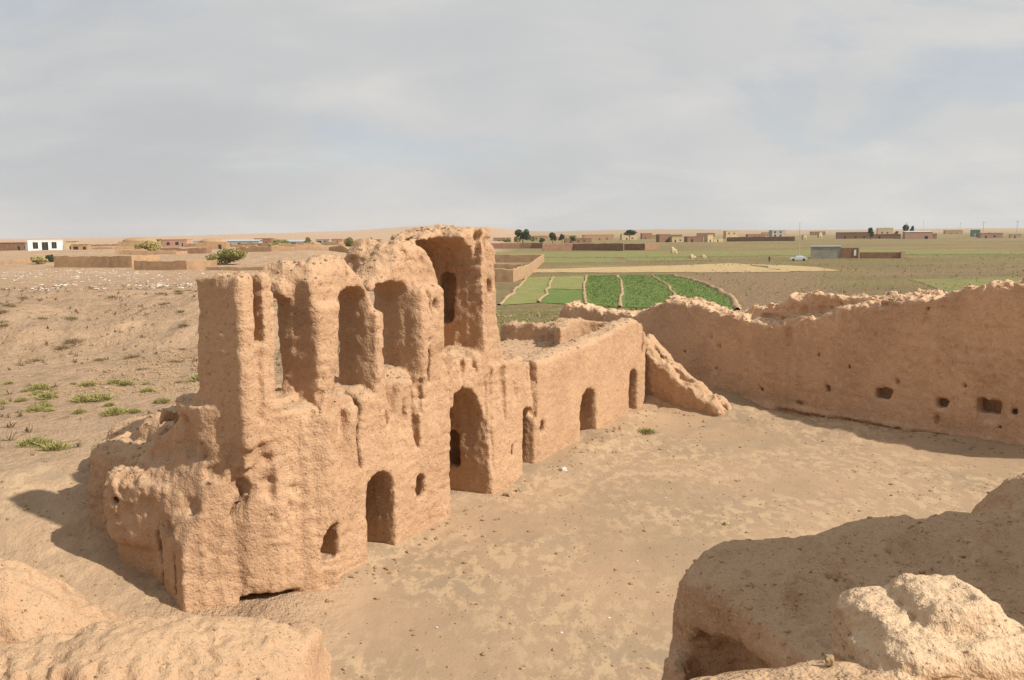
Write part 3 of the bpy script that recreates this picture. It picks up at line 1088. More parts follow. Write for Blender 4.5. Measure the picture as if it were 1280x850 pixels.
def build_wing():
    v = Vol((13.0, -0.9, -0.45), (25.9, 7.9, 5.2), 0.06)
    profile_wall(v, 13.35, 25.0, 0.02, 0.95, -0.4, [(13.35, 3.92), (15.2, 4.02), (17.5, 4.1), (20.0, 4.22), (21.0, 4.3), (22.3, 4.5), (23.6, 4.6), (24.3, 4.35), (25.0, 3.7)], 11, 0.07, 0.1)
    v.box(13.2, 24.9, 0.2, 7.0, -0.4, 3.25, 0.2)
    v.box(12.6, 16.8, 0.5, 3.4, 2.6, 3.62, 0.35)
    # far end wall and the round room behind the last doorway
    profile_wall(v, 23.9, 25.1, 2.6, 7.4, -0.4, [(23.9, 4.0), (25.1, 4.15)], 12, 0.22, 0.15)
    profile_wall(v, 23.3, 25.3, 3.1, 4.6, 2.0, [(23.3, 3.95), (24.2, 4.35), (25.3, 4.3)], 13, 0.25, 0.35)

    def ring(x, y, z):
        rr = np.sqrt((x - 23.2) ** 2 + (y - 1.9) ** 2)
        return np.maximum(np.abs(rr - 1.55) - 0.36, np.maximum(z - 4.30 - 0.12 * np.sin(2.2 * x), 1.5 - z))
    v.add((21, 25.4, -0.3, 4.0, 1.5, 4.5), ring)
    v.box(21.2, 22.4, 1.0, 2.9, 3.35, 5.0, 0.2, cut=True)

    def pit(x, y, z):
        return np.maximum(np.sqrt((x - 23.2) ** 2 + (y - 1.9) ** 2) - 1.15, 2.4 - z)
    v.cut((22, 24.4, 0.7, 3.1, 2.4, 5.0), pit)
    v.arch(17.26, 18.92, -0.8, 1.5, -0.6, 1.45, 0.72)
    v.arch(22.86, 23.92, -0.8, 1.2, -0.6, 1.7, 0.5)
    v.box(13.55, 13.95, -0.5, 0.45, 1.25, 1.65, 0.08, cut=True)
    crack(v, 21.6, 3.0, 4.4, 0.1, 0.15, 0.0, 3)
    crack(v, 15.9, 0.3, 2.6, 0.06, 0.1, 0.0, 4)
    crack(v, 24.6, 2.6, 4.6, 0.22, 0.3, 0, 5)
    v.blur(2)
    v.band(weather(0.75, 1))
    V, Fc = v.mesh()
    W = loc2w(V)
    N = vnormals(W, Fc)
    s, t, z = V[Fc].mean(1).T
    part = np.zeros(len(s), int)
    part[(s > 17.2) & (s < 18.98) & (z < 2.25) & (t > 0.1) & (t < 1.6)] = 1
    part[(s > 22.8) & (s < 23.98) & (z < 2.28) & (t > 0.1) & (t < 1.3)] = 2
    part[(part == 0) & (t > 1.0) & (z > 3.0) & (s < 21.5)] = 3
    part[(part == 0) & (t > 1.0)] = 4
    root = thing('mud_brick_annex', 'low mud-brick wing with two arched doorways and a roofless round room', 'ruin', (AX + 14 * DX, AY + 14 * DY, 0))
    org = (AX + 14 * DX, AY + 14 * DY, 0)
    for k, nm in {0: 'front_wall', 1: 'doorway', 2: 'doorway', 3: 'roof_terrace', 4: 'rear_wall'}.items():
        submesh(nm, W, Fc, N, part == k, M['mud'], root, org)
    crumbs(root, W, N, 900, 0.04, 0.18, M['mud'], org, 72)


build_wing()


def build_stub():
    A, B = (6.25, 42.35), (9.15, 38.75)
    L = math.hypot(B[0] - A[0], B[1] - A[1])
    D = ((B[0] - A[0]) / L, (B[1] - A[1]) / L)
    v = Vol((-0.6, -0.5, -0.5), (L + 0.8, 2.2, 4.2), 0.05)
    profile_wall(v, -0.2, L, 0.0, 1.25, -0.4, [(-0.2, 3.45), (0.4, 3.05), (1.0, 2.5), (1.8, 2.1), (2.6, 1.65), (3.4, 1.25), (L - 0.35, 0.95), (L, 0.4)], 21, 0.16, 0.2)
    v.box(L - 1.2, L + 0.15, 0.0, 1.2, -0.4, 0.85, 0.35)
    v.cut((0.2, L, 0.45, 0.65, 0.9, 3.4), lambda x, y, z: np.maximum(np.abs(y - 0.55) - 0.05, np.maximum(2.9 - 0.62 * x - z, 0.3 - x)))
    v.blur(2)
    v.band(weather(1.2, 2, 0.6, 1.4))
    v.band(lambda P: 0.10 * (np.abs(fbm(P * 1.8, 3, 2)) - 0.28))
    V, Fc = v.mesh()
    W = loc2w(V, A, D)
    N = vnormals(W, Fc)
    o = link('sloping_wall_stub', raw_mesh('sloping_wall_stub', W - np.array((7.7, 40.5, 0)), Fc, M['mud'], True, N))
    o.location = (7.7, 40.5, 0)
    tag(o, 'short mud wall stub sloping down to the ground at the end of the low wing', 'wall')


build_stub()


def build_perimeter():
    A, D = (10.58, 43.35), (0.6435, -0.7654)
    v = Vol((-12.8, -0.8, -0.5), (19.5, 2.3, 7.6), 0.062)
    tops = [(-12.2, 4.0), (-11.6, 4.35), (-10.2, 4.42), (-8.6, 4.12), (-5.8, 4.15), (-4.9, 4.6), (-3.9, 5.05), (-2.4, 5.08), (-1.3, 4.85), (-0.3, 4.55),
            (2.4, 4.25), (3.0, 4.3), (3.7, 4.5), (5.0, 4.75), (7.2, 5.45), (9.4, 5.75), (10.6, 5.95), (11.3, 6.2), (12.0, 6.45), (12.8, 6.56), (13.6, 6.5), (15.0, 6.3), (19.0, 5.8)]
    profile_wall(v, -12.1, 19.2, 0.0, 1.35, -0.45, tops, 31, 0.10, 0.22)
    # surviving inner leaf standing higher behind the eroded face
    profile_wall(v, 0.4, 11.2, 0.72, 1.35, 3.0, [(0.4, 4.5), (1.0, 4.8), (1.7, 4.75), (2.2, 5.1), (3.0, 5.5), (4.4, 5.6), (5.6, 5.6), (7.6, 5.75), (9.4, 5.95), (11.2, 6.1)], 32, 0.16, 0.08)
    # spread foot

    def foot(x, y, z):
        return np.maximum(-(y + 0.35 - 0.5 * np.clip(z + 0.3, 0, 2)), np.maximum(y - 0.6, np.maximum(z - 0.7, -0.45 - z)))
    v.add((-12, 19, -0.4, 0.6, -0.4, 0.7), lambda x, y, z: np.maximum(foot(x, y, z), np.maximum(-12 - x, x - 19)))
    # undercut by salt damp
    v.box(3.0, 19.5, -0.9, 0.10, -0.05, 0.16, 0.06, cut=True)
    holes = [(8.16, 1.52, 0.34, 0.22, 0.55), (10.63, 1.45, 0.20, 0.17, 0.5), (12.42, 1.55, 0.42, 0.26, 0.7), (13.37, 1.5, 0.15, 0.12, 0.4),
             (5.62, 1.42, 0.09, 0.20, 0.35), (4.9, 1.1, 0.06, 0.10, 0.25), (3.0, 1.35, 0.07, 0.18, 0.3), (-0.9, 3.2, 0.05, 0.07, 0.2), (-0.4, 2.75, 0.09, 0.05, 0.2),
             (8.75, 2.1, 0.06, 0.10, 0.25), (4.1, 0.55, 0.5, 0.05, 0.25), (5.0, 0.45, 0.06, 0.06, 0.25), (12.9, 0.85, 0.07, 0.05, 0.2), (-0.9, 1.6, 0.05, 0.05, 0.2), (-0.55, 1.62, 0.05, 0.05, 0.2),
             (10.45, 0.7, 0.04, 0.10, 0.2), (7.2, 1.2, 0.05, 0.06, 0.2), (1.2, 1.7, 0.05, 0.05, 0.25), (2.1, 0.9, 0.06, 0.09, 0.25), (6.6, 2.5, 0.04, 0.06, 0.2), (9.4, 1.0, 0.05, 0.05, 0.2), (11.5, 2.3, 0.05, 0.08, 0.25), (-2.6, 2.3, 0.05, 0.06, 0.2), (5.1, 2.9, 0.05, 0.05, 0.2)]
    for (s, z, w, h, dp) in holes:
        v.box(s - w, s + w, -0.5, dp * 1.5, z - h, z + h, min(w, h) * 0.35, cut=True)
        v.ell(s + w * 0.5, 0.0, z + h * 0.6, w * 0.8, 0.3, h * 0.7, cut=True)
    v.box(12.0, 13.0, -0.5, 0.12, 1.0, 1.85, 0.1, cut=True)
    crack(v, 3.6, 2.9, 4.7, 0.25, 0.14, 0.0, 5)
    crack(v, 9.8, 4.6, 6.0, 0.12, 0.2, 0.0, 6)
    crack(v, 11.6, 2.8, 4.6, 0.12, 0.08, 0.0, 7)
    v.blur(2)

    def rough(P):          # daubed, fish-scale surface on the right part of the wall, crumbling crest
        d = weather(0.8, 3, 0.5, 1.3)(P)
        m = sstep(P[:, 0], 3.5, 7.0) * sstep(P[:, 2], 1.5, 2.8)
        d = d + m * 0.10 * (np.abs(fbm(P * np.array([4.5, 4.5, 3.2], np.float32), 2, 3)) - 0.3)
        top = np.interp(P[:, 0], *np.array(tops).T)
        k = sstep(P[:, 2], top - 0.9, top - 0.1)
        return d + k * (0.16 * np.abs(fbm(P * 2.0, 3, 1)) - 0.03)
    v.band(rough)
    V, Fc = v.mesh()
    W = loc2w(V, A, D)
    N = vnormals(W, Fc)
    s, t, z = V[Fc].mean(1).T
    part = np.zeros(len(s), int)
    for (hs, hz, w, h, dp) in holes[:4]:
        part[(np.abs(s - hs) < w + 0.06) & (np.abs(z - hz) < h + 0.06) & (t > 0.08) & (t < dp * 1.5 + 0.15)] = 1
    root = thing('perimeter_wall', 'long high mud perimeter wall with eroded crest and small holes, shading itself', 'wall', (A[0], A[1], 0))
    submesh('wall', W, Fc, N, part == 0, M['mud_fill_lit'], root, (A[0], A[1], 0))
    crumbs(root, W, N, 1200, 0.05, 0.20, M['mud_fill_lit'], (A[0], A[1], 0), 73, W[:, 2] > 3.0, 0.35)
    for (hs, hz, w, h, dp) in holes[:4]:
        submesh('wall_hole', W, Fc, N, (part == 1) & (np.abs(s - hs) < w + 0.1), M['mud_fill_lit'], root, (A[0], A[1], 0))


build_perimeter()


# ================================================================== foreground walls
def world_vol(name, lo, hi, h, build, mat, label, cat, wth, ncrumb=None, nblur=2, extra=None):
    v = Vol(lo, hi, h)
    build(v)
    v.blur(nblur)
    v.band(wth)
    if extra:
        v.band(extra)
    V, Fc = v.mesh()
    N = vnormals(V, Fc)
    c = np.array([(lo[0] + hi[0]) / 2, (lo[1] + hi[1]) / 2, lo[2]])
    o = link(name, raw_mesh(name, V - c, Fc, mat, True, N))
    o.location = c
    if ncrumb:
        crumbs(o, V, N, ncrumb[0], ncrumb[1], ncrumb[2], mat, c, 74)
    return tag(o, label, cat)


def fg_left(v):
    # low ruined wall in front of the big ruin: rounded crest, steep near face
    def body(x, y, z):
        crest = np.interp(x, [-16, -12, -10.4, -9.2, -8.2, -7.2, -6.2, -5.2, -4.4, -3.9, -3.5], [2.3, 1.9, 1.35, 1.15, 1.25, 1.55, 1.45, 1.3, 1.15, 0.8, -0.4])
        yc = np.interp(x, [-16, -10, -8, -6, -3.5], [14.6, 14.7, 15.2, 15.5, 15.9])
        d = np.abs(y - yc)
        k = np.where(y < yc, d / 2.6, d / 1.35)
        top = crest - np.maximum(crest, 0.4) * np.clip(k, 0, 2) ** 2.2
        return np.maximum((z - top) * 0.6, -0.4 - z)
    v.add((-16, -3.3, 11, 18.5, -0.4, 2.6), body)

    def lump(x, y, z):
        crest = np.interp(x, [-16, -12.5, -11, -10, -9.2, -8.4, -7.6], [2.6, 2.45, 2.1, 1.85, 1.2, 0.6, -0.3])
        d = np.abs(y - 17.2) / 1.5
        top = crest - np.maximum(crest, 0.4) * np.clip(d, 0, 2) ** 2.4
        return np.maximum((z - top) * 0.6, -0.4 - z)
    v.add((-16, -7.4, 15, 19.2, -0.4, 2.8), lump)
    v.box(-4.35, -3.75, 15.7, 16.5, -0.4, 0.95, 0.2)


world_vol('low_wall_remnant', (-16.2, 11.0, -0.5), (-3.2, 19.4, 3.1), 0.055, fg_left, M['mud_near'],
          'low rounded mud wall remnant at the near left, in front of the big ruin', 'wall', weather(0.9, 4, 0.3, 0.9), (900, 0.02, 0.10),
          extra=lambda P: 0.11 * sstep(15.0 - P[:, 1], 0.1, 1.2) * (np.abs(fbm(P * np.array([4.5, 1.6, 2.5], np.float32), 3, 2)) - 0.22) + 0.05 * (np.abs(fbm(P * 2.3, 3, 1)) - 0.3))


def fg_right(v):
    # broad melted wall head on the right, its broken end facing left
    def body(x, y, z):
        far = np.interp(x, [1.7, 2.6, 3.8, 5.2, 5.9, 7, 12], [10.6, 11.6, 11.8, 11.7, 11.4, 12.6, 14.0])
        top = np.interp(x, [1.7, 2.1, 2.7, 3.6, 4.15, 4.5, 5.2, 6.0, 7.2, 11], [4.1, 4.5, 4.62, 4.62, 4.7, 4.85, 4.95, 4.9, 5.2, 5.5])
        top = top + np.clip(9.0 - y, 0, 6) * np.interp(x, [2.0, 3.2, 6, 11], [0.03, 0.10, 0.17, 0.2])
        top = top - 0.8 * np.clip((y - far + 1.2) / 1.4, 0, 1.5) ** 2
        left = np.interp(y, [3, 6, 7.6, 8.8, 9.8, 10.6, 11.6], [2.9, 2.85, 2.65, 2.35, 2.02, 2.1, 2.8])
        d = np.maximum((z - top) * 0.8, (left - x - 0.13 * (4.4 - z)) * 0.9)
        d = np.maximum(d, (y - far - 0.2 - 0.12 * (4.4 - z)) * 0.9)
        return np.maximum(d, np.maximum(2.7 - y, 0.9 - z))
    v.add((1.2, 11.8, 2.7, 14.4, 0.9, 6.9), body)
    # hollow eaten into the broken end, and the gully that splits it
    v.ell(2.35, 8.95, 3.48, 0.68, 0.88, 0.80, cut=True)
    v.ell(2.55, 8.7, 3.2, 0.5, 0.45, 0.5, cut=True)
    v.ell(2.1, 9.2, 2.6, 0.7, 0.8, 0.9, cut=True)
    v.box(1.6, 2.35, 9.62, 9.72, 0.8, 4.6, 0.03, cut=True)
    # the higher part on the right steps up over a small scarp
    def scarp(x, y, z):
        e = 3.55 + 0.22 * (y - 9) + 0.12 * np.sin(2.3 * y)
        top = 4.72 + 0.10 * np.clip(x - e, 0, 3) + np.clip(9.0 - y, 0, 6) * 0.13 - 0.7 * np.clip((y - 10.4) / 1.4, 0, 1.5) ** 2
        return np.maximum((z - top) * 0.8, np.maximum((e - x) * 0.8, np.maximum(x - 6.0, np.maximum(y - 12.0, 3.0 - y))))
    v.add((3.2, 6.0, 3.0, 12.0, 3.0, 6.6), scarp)


world_vol('melted_wall_head', (1.1, 2.5, 0.8), (11.6, 14.2, 7.0), 0.052, fg_right, M['mud_near'],
          'broad melted mud wall head at the near right with a hollow in its broken end', 'wall', weather(0.95, 5, 0.5, 0.5), (2600, 0.012, 0.08),
          extra=lambda P: 0.05 * (np.abs(fbm(P * np.array([3, 3, 4.5], np.float32), 4, 1, 0.6)) - 0.3) + 0.13 * fbm(P * 0.9, 2, 2) + 0.12 * (np.abs(fbm(P * np.array([1.9, 1.0, 1.4], np.float32), 2, 3)) - 0.3))


def fg_ledge(v):
    def body(x, y, z):
        edge = np.interp(x, [-3, 0.2, 0.5, 0.9, 1.3, 1.7, 3.5], [2.6, 3.55, 3.75, 3.95, 4.0, 4.05, 4.1])
        top = 6.60 - 0.05 * np.abs(x - 1.5) - 0.35 * np.clip((y - edge + 0.35) / 0.5, 0, 2) ** 2
        return np.maximum((z - top) * 0.8, np.maximum(y - edge - 0.2 + 0.25 * (z - 6), np.maximum(-3.0 - x, x - 3.5)))
    v.add((-3, 3.5, -3, 4.5, 4.6, 6.7), body)


world_vol('wall_top_ledge', (-3.3, 1.2, 4.8), (3.8, 4.7, 6.9), 0.032, fg_ledge, M['mud_near'],
          'crumbling mud ledge along the bottom edge, beside the pale clod', 'wall', lambda P: 0.45 * weather(0.9, 6, 0.3, 0.3)(P * 1.9), (900, 0.006, 0.035),
          extra=lambda P: 0.025 * (np.abs(fbm(P * 7, 3, 1)) - 0.3))


def fg_clod(v):
    v.box(1.62, 2.36, 3.55, 4.35, 6.2, 6.70, 0.12)
    v.box(1.86, 2.30, 3.75, 4.32, 6.4, 6.78, 0.12)
    v.box(1.56, 1.80, 3.52, 4.0, 6.2, 6.62, 0.08)
    v.ell(2.30, 3.75, 6.45, 0.14, 0.3, 0.25)
    v.box(1.47, 1.66, 3.6, 3.95, 6.2, 6.52, 0.06)


world_vol('mud_clod', (1.2, 3.2, 6.1), (2.75, 4.75, 7.0), 0.0115, fg_clod, M['mud_pale'],
          'big pale sunlit lump of mud on the ledge at the bottom right', 'mud lump', lambda P: 0.26 * weather(0.9, 7, 1.5, 0.0)(P * 3.2), (260, 0.004, 0.018), nblur=2,
          extra=lambda P: 0.030 * (np.abs(fbm(P * np.array([4, 4, 7], np.float32), 4, 1, 0.6)) - 0.3))


# unseen wall added right of the frame to shade the melted wall head
def shade_wall_shape(v):
    def body(x, y, z):
        top = np.interp(y, [2.5, 5, 8, 10, 11.2], [10.6, 11.0, 10.7, 8.2, 6.4]) + 0.25 * n1(y[0, :, 0], 41, 1.2)[None, :, None]
        return np.maximum((z - top) * 0.8, np.maximum(np.maximum(8.2 - x, x - 9.6), np.maximum(np.maximum(2.5 - y, y - 11.2), 0.5 - z)))
    v.add((8.2, 9.6, 2.5, 11.2, 0.5, 11.5), body)


world_vol('added_shade_wall', (7.6, 1.8, 0.3), (10.2, 11.9, 12.0), 0.10, shade_wall_shape, M['mud_fill_lit'],
          'unseen high mud wall added beyond the right edge to shade the melted wall head', 'wall', weather(1.0, 2))

# ================================================================== village
def facade(name, w, h, openings, mat, parent, y=0.0, rec=0.25):
    """front wall in the local xz plane at y, with real recessed openings"""
    xs = sorted({0.0, w} | {o[0] for o in openings} | {o[1] for o in openings})
    zs = sorted({0.0, h} | {o[2] for o in openings} | {o[3] for o in openings})
    mb = MB()
    for a, b in zip(xs[:-1], xs[1:]):
        for c, d in zip(zs[:-1], zs[1:]):
            mx, mz = (a + b) / 2, (c + d) / 2
            if any(o[0] < mx < o[1] and o[2] < mz < o[3] for o in openings):
                continue
            mb.poly([(a, y, c), (b, y, c), (b, y, d), (a, y, d)])
    for (a, b, c, d) in [o[:4] for o in openings]:
        mb.poly([(a, y, c), (a, y + rec, c), (a, y + rec, d), (a, y, d)])
        mb.poly([(b, y, c), (b, y, d), (b, y + rec, d), (b, y + rec, c)])
        mb.poly([(a, y, d), (a, y + rec, d), (b, y + rec, d), (b, y, d)])
        mb.poly([(a, y, c), (b, y, c), (b, y + rec, c), (a, y + rec, c)])
    return mb


def house(x, y, w, d, h, label, mat, rz=0.0, roof='flat', openings=(), trim=None, name='mud_house', group=None, par=0.25, sink=0.8):
    """x, y: centre of the front wall; the front faces local -Y"""
    root = thing(name, label, 'house', (x, y, tz(x, y) - 0.05), rz, group)
    hs = h + sink
    mb = facade('wall', w, hs, [(a, b, c + sink, e + sink) for (a, b, c, e, *_k) in openings], mat, root)
    mb.poly([(0, d, 0), (0, 0, 0), (0, 0, hs), (0, d, hs)])
    mb.poly([(w, 0, 0), (w, d, 0), (w, d, hs), (w, 0, hs)])
    mb.poly([(w, d, 0), (0, d, 0), (0, d, hs), (w, d, hs)])
    mb.v = [(px - w / 2, py, pz - sink) for (px, py, pz) in mb.v]
    mb.build('wall', mat, root)
    if roof == 'flat':
        r = MB()
        r.box(-w / 2 - 0.15, w / 2 + 0.15, -0.2, d + 0.15, h + 0.003, h + par)
        r.build('roof', trim or mat, root)
    elif roof == 'dome':
        nd, nu = 8, 20
        V, Fq = [], []
        for i in range(nd + 1):
            a = 0.5 * math.pi * i / nd
            for j in range(nu):
                b = 2 * math.pi * j / nu
                rr = math.cos(a) ** 0.8
                V.append((rr * w * 0.47 * math.cos(b), d / 2 + rr * d * 0.47 * math.sin(b), h - 0.05 + 0.2 * min(w, d) * math.sin(a) ** 0.9))
        for i in range(nd):
            for j in range(nu):
                k = (j + 1) % nu
                Fq.append((i * nu + j, i * nu + k, (i + 1) * nu + k, (i + 1) * nu + j))
        link('dome_roof', raw_mesh('dome_roof', V, Fq, mat), root)
    elif roof == 'shed':
        r = MB()
        z0, z1 = h + 0.003, h + 0.9
        p = [(-w / 2 - 0.2, -0.3, z0), (w / 2 + 0.2, -0.3, z0), (w / 2 + 0.2, d + 0.2, z1), (-w / 2 - 0.2, d + 0.2, z1)]
        r.poly(p)
        r.poly([(a, b, c + 0.12) for a, b, c in p][::1])
        for i in range(4):
            j = (i + 1) % 4
            a, b = p[i], p[j]
            r.poly([a, b, (b[0], b[1], b[2] + 0.12), (a[0], a[1], a[2] + 0.12)])
        r.build('roof', trim or mat, root)
        g = MB()
        g.poly([(-w / 2, d - 0.02, h), (w / 2, d - 0.02, h), (w / 2, d - 0.02, z1), (-w / 2, d - 0.02, z1)])
        g.build('rear_gable', mat, root)
    for (a, b, c, e, *kind) in openings:
        k = kind[0] if kind else 'window'
        m2 = MB()
        m2.box(a + 0.002 - w / 2, b - 0.002 - w / 2, 0.2, 0.245, c + 0.002, e - 0.002)
        o = m2.build('door' if k.startswith('door') else 'window', M['dark'] if not k.endswith('pale') else M['v_grey'], root)
        if (b - a) > 1.2 and k.startswith('window'):
            f = MB()
            cx0 = (a + b) / 2 - w / 2
            f.box(cx0 - 0.05, cx0 + 0.05, 0.12, 0.197, c + 0.004, e - 0.004)
            f.build('frame', M['greenish'], o)
    return root


def compound_wall(pts, h, label, mat, name='compound_wall', th=0.55, group=None, seed=0, step=0.9, amp=0.12, base=-0.6):
    """mud wall along a polyline, uneven top"""
    P = []
    for (a, b) in zip(pts[:-1], pts[1:]):
        L = math.dist(a, b)
        n = max(2, int(L / step))
        P += [(a[0] + (b[0] - a[0]) * i / n, a[1] + (b[1] - a[1]) * i / n) for i in range(n)]
    P.append(pts[-1])
    P = np.array(P, float)
    T = np.gradient(P, axis=0)
    T /= np.linalg.norm(T, axis=1, keepdims=True)
    Nn = np.stack([-T[:, 1], T[:, 0]], 1)
    arc = np.concatenate([[0], np.cumsum(np.linalg.norm(np.diff(P, axis=0), axis=1))])
    top = terrain(P[:, 0], P[:, 1]) + h + amp * 1.6 * n1(arc, seed, 0.45)
    bot = terrain(P[:, 0], P[:, 1]) + base
    c0 = P.mean(0)
    rows = []
    for o, zz in ((-0.5, bot), (-0.5, bot + 0.55 * (top - bot)), (-0.42, top - 0.12), (0, top), (0.42, top - 0.12), (0.5, bot)):
        q = P + Nn * (o * th + (0.05 * n1(arc, seed + 3, 0.8))[:, None])
        rows.append(np.concatenate([q - c0, zz[:, None]], 1))
    V = np.stack(rows, 1)
    n, m = V.shape[:2]
    i = np.arange(n * m).reshape(n, m)
    Fc = np.stack([i[:-1, :-1].ravel(), i[1:, :-1].ravel(), i[1:, 1:].ravel(), i[:-1, 1:].ravel()], 1)
    caps = np.array([[i[0, 0], i[0, 1], i[0, 4], i[0, 5]], [i[0, 1], i[0, 2], i[0, 3], i[0, 4]],
                     [i[-1, 5], i[-1, 4], i[-1, 1], i[-1, 0]], [i[-1, 4], i[-1, 3], i[-1, 2], i[-1, 1]]])
    o = link(name, raw_mesh(name, V.reshape(-1, 3), np.concatenate([Fc, caps]), mat, False))
    o.location = (c0[0], c0[1], 0)
    return tag(o, label, 'wall', group)


# ---- left village
house(-274, 488, 24, 8, 4.2, 'brown brick house at the left edge beside the whitewashed building', M['v_red'], -0.1, openings=[(14, 15.4, 0, 2.2, 'door'), (18, 20.2, 0.9, 2.4)], name='brick_house')
house(-251.5, 466, 8, 7, 4.5, 'dark grey shed house adjoining the left side of the whitewashed building', M['v_grey'], 0.1, openings=[(2.5, 4.6, 0.6, 3.6, 'door')], name='cement_house')
house(-239.5, 455, 15.5, 8, 4.9, 'whitewashed building with three tall dark windows, at far left', M['white'], 0.38, openings=[(2.2, 4.7, 0.8, 4.2), (6.3, 9.3, 0.1, 4.2), (10.8, 13.2, 0.8, 4.2)], trim=M['white'], name='white_house', par=0.35)
house(-229.5, 462, 5, 5, 4.4, 'small tan annex at the right end of the whitewashed building', M['v_yell'], 0.2, openings=[(1.6, 2.8, 0, 2.2, 'door')], trim=M['v_red'], name='annex')
house(-217, 445, 8, 5, 2.9, 'low mud shack with dark open front right of the whitewashed building', M['v_mud'], 0.1, openings=[(1.0, 3.4, 0, 2.0, 'door'), (5.6, 7.2, 0, 1.8, 'door')], name='mud_shack')
compound_wall([(-125, 242), (-113, 239), (-100.7, 234.5), (-97, 243)], 3.1, 'long mud compound wall behind the white stones, the longer of two', M['v_mud'], th=0.6, seed=1)
compound_wall([(-94, 220.5), (-79.3, 215.8), (-73, 219)], 2.3, 'shorter mud compound wall with a pale mark, right of the long one', M['v_mud'], th=0.6, seed=2)
compound_wall([(-74, 214.2), (-66, 212), (-58, 210)], 1.0, 'knee-high mud wall running behind the first pier', M['v_mud'], th=0.6, seed=3)
compound_wall([(-170, 262), (-150, 258), (-141, 262)], 1.3, 'broken low mud bank wall at the left edge below the whitewashed building', M['v_mud'], th=1.2, seed=4, amp=0.3)
house(-208, 492, 20, 12, 3.9, 'broad mud house with a rounded back, left of the yellow bush', M['v_mud'], 0.1, 'dome', [(15, 16.4, 0, 2.0, 'door')])
house(-193, 508, 14.5, 9, 4.3, 'pinkish brick house with two dark openings', M['v_pink'], -0.05, openings=[(2.5, 4.4, 1.2, 2.9), (7.6, 9.6, 1.2, 3.0), (11.3, 12.2, 0.2, 2.3, 'door')], name='brick_house')
house(-200, 560, 10, 8, 3.4, 'pale grey-blue house behind the pinkish brick house', M['blue'], 0.0, openings=[(2, 4, 1, 2.3)], trim=M['metal'], name='cement_house')
house(-151, 446, 14.5, 10, 3.6, 'domed mud house with a small black doorway', M['v_mud'], 0.12, 'dome', [(10.6, 12.2, 0.2, 2.4, 'door')])
house(-165, 541, 22, 8, 2.9, 'long low house with pale blue sheet roof', M['v_grey'], 0.0, 'shed', [(3, 4.5, 0, 2, 'door'), (9, 11, .8, 2), (16, 18, .8, 2)], trim=M['blue'], name='cement_house')
house(-157.5, 562, 11, 8, 4.4, 'dark mud block house behind the long blue-roofed house', M['v_red'], 0.0, openings=[(7, 8.2, 0, 2.1, 'door')])
house(-113, 398, 17, 6, 2.9, 'low tan mud house below the blue-roofed house', M['v_mud'], 0.05, openings=[(1.5, 2.6, 0, 2.0, 'door'), (10.5, 12, .8, 1.8)])
house(-126, 520, 15, 7, 2.9, 'blue-grey sheet-roofed house with dark open bays, behind the pole', M['v_grey'], 0.0, 'shed', [(4.5, 7.5, 0.2, 2.2, 'door'), (9.5, 13.5, 0.2, 2.3, 'door')], trim=M['blue'], name='cement_house')
house(-149, 700, 11, 8, 4.4, 'small house with two dark bays beyond the second pier', M['v_grey'], 0.0, openings=[(1.2, 4.6, 0.2, 3.4, 'door'), (6.2, 9.6, 0.2, 3.4, 'door')], name='cement_house')
compound_wall([(-93, 300), (-80, 296), (-62, 302), (-50, 296)], 1.8, 'crumbled mud wall seen over the second pier', M['v_mud'], th=1.0, seed=5, amp=0.45)
compound_wall([(-48, 300), (-34, 296), (-22, 300)], 1.6, 'crumbled mud wall seen over the third and fourth piers', M['v_mud'], th=1.0, seed=6, amp=0.45)
_hl = 'small far mud house in the dusty village behind the piers'
for i_, (hx, hy, hw, hh, mm) in enumerate([(-100, 640, 12, 3.2, 'v_mud'), (-86, 760, 16, 3.6, 'v_red'), (-60, 820, 14, 3.4, 'v_mud'), (-128, 820, 12, 3.4, 'v_mud'), (-40, 900, 22, 3.5, 'v_red'),
                                           (-235, 700, 14, 3.6, 'v_mud'), (-260, 640, 12, 3.6, 'v_mud'), (-300, 760, 16, 3.6, 'v_red'), (-215, 820, 14, 3.5, 'v_grey'), (-180, 900, 18, 3.8, 'v_mud'), (-10, 1000, 20, 4, 'v_red')]):
    house(hx, hy, hw, 7, hh, _hl, M[mm], 0.1 * (i_ % 3 - 1), openings=[(hw * 0.3, hw * 0.3 + 1.2, 0, 2.0, 'door'), (hw * 0.65, hw * 0.65 + 1.4, .9, 2.1)], group='far village houses on the left')

_cl = 'crumbled mud yard wall among the far houses of the left village'
rv = random.Random(21)
for i_ in range(16):
    yy = rv.uniform(300, 640)
    xx = -yy * rv.uniform(0.12, 0.52)
    L_ = rv.uniform(8, 24)
    compound_wall([(xx, yy), (xx + L_, yy + rv.uniform(-3, 3)), (xx + L_ + rv.uniform(-3, 3), yy + rv.uniform(5, 12))], rv.uniform(1.2, 2.6), _cl, M['v_mud' if i_ % 3 else 'v_red'], th=0.8, seed=40 + i_, amp=0.3, group='yard walls of the left village')
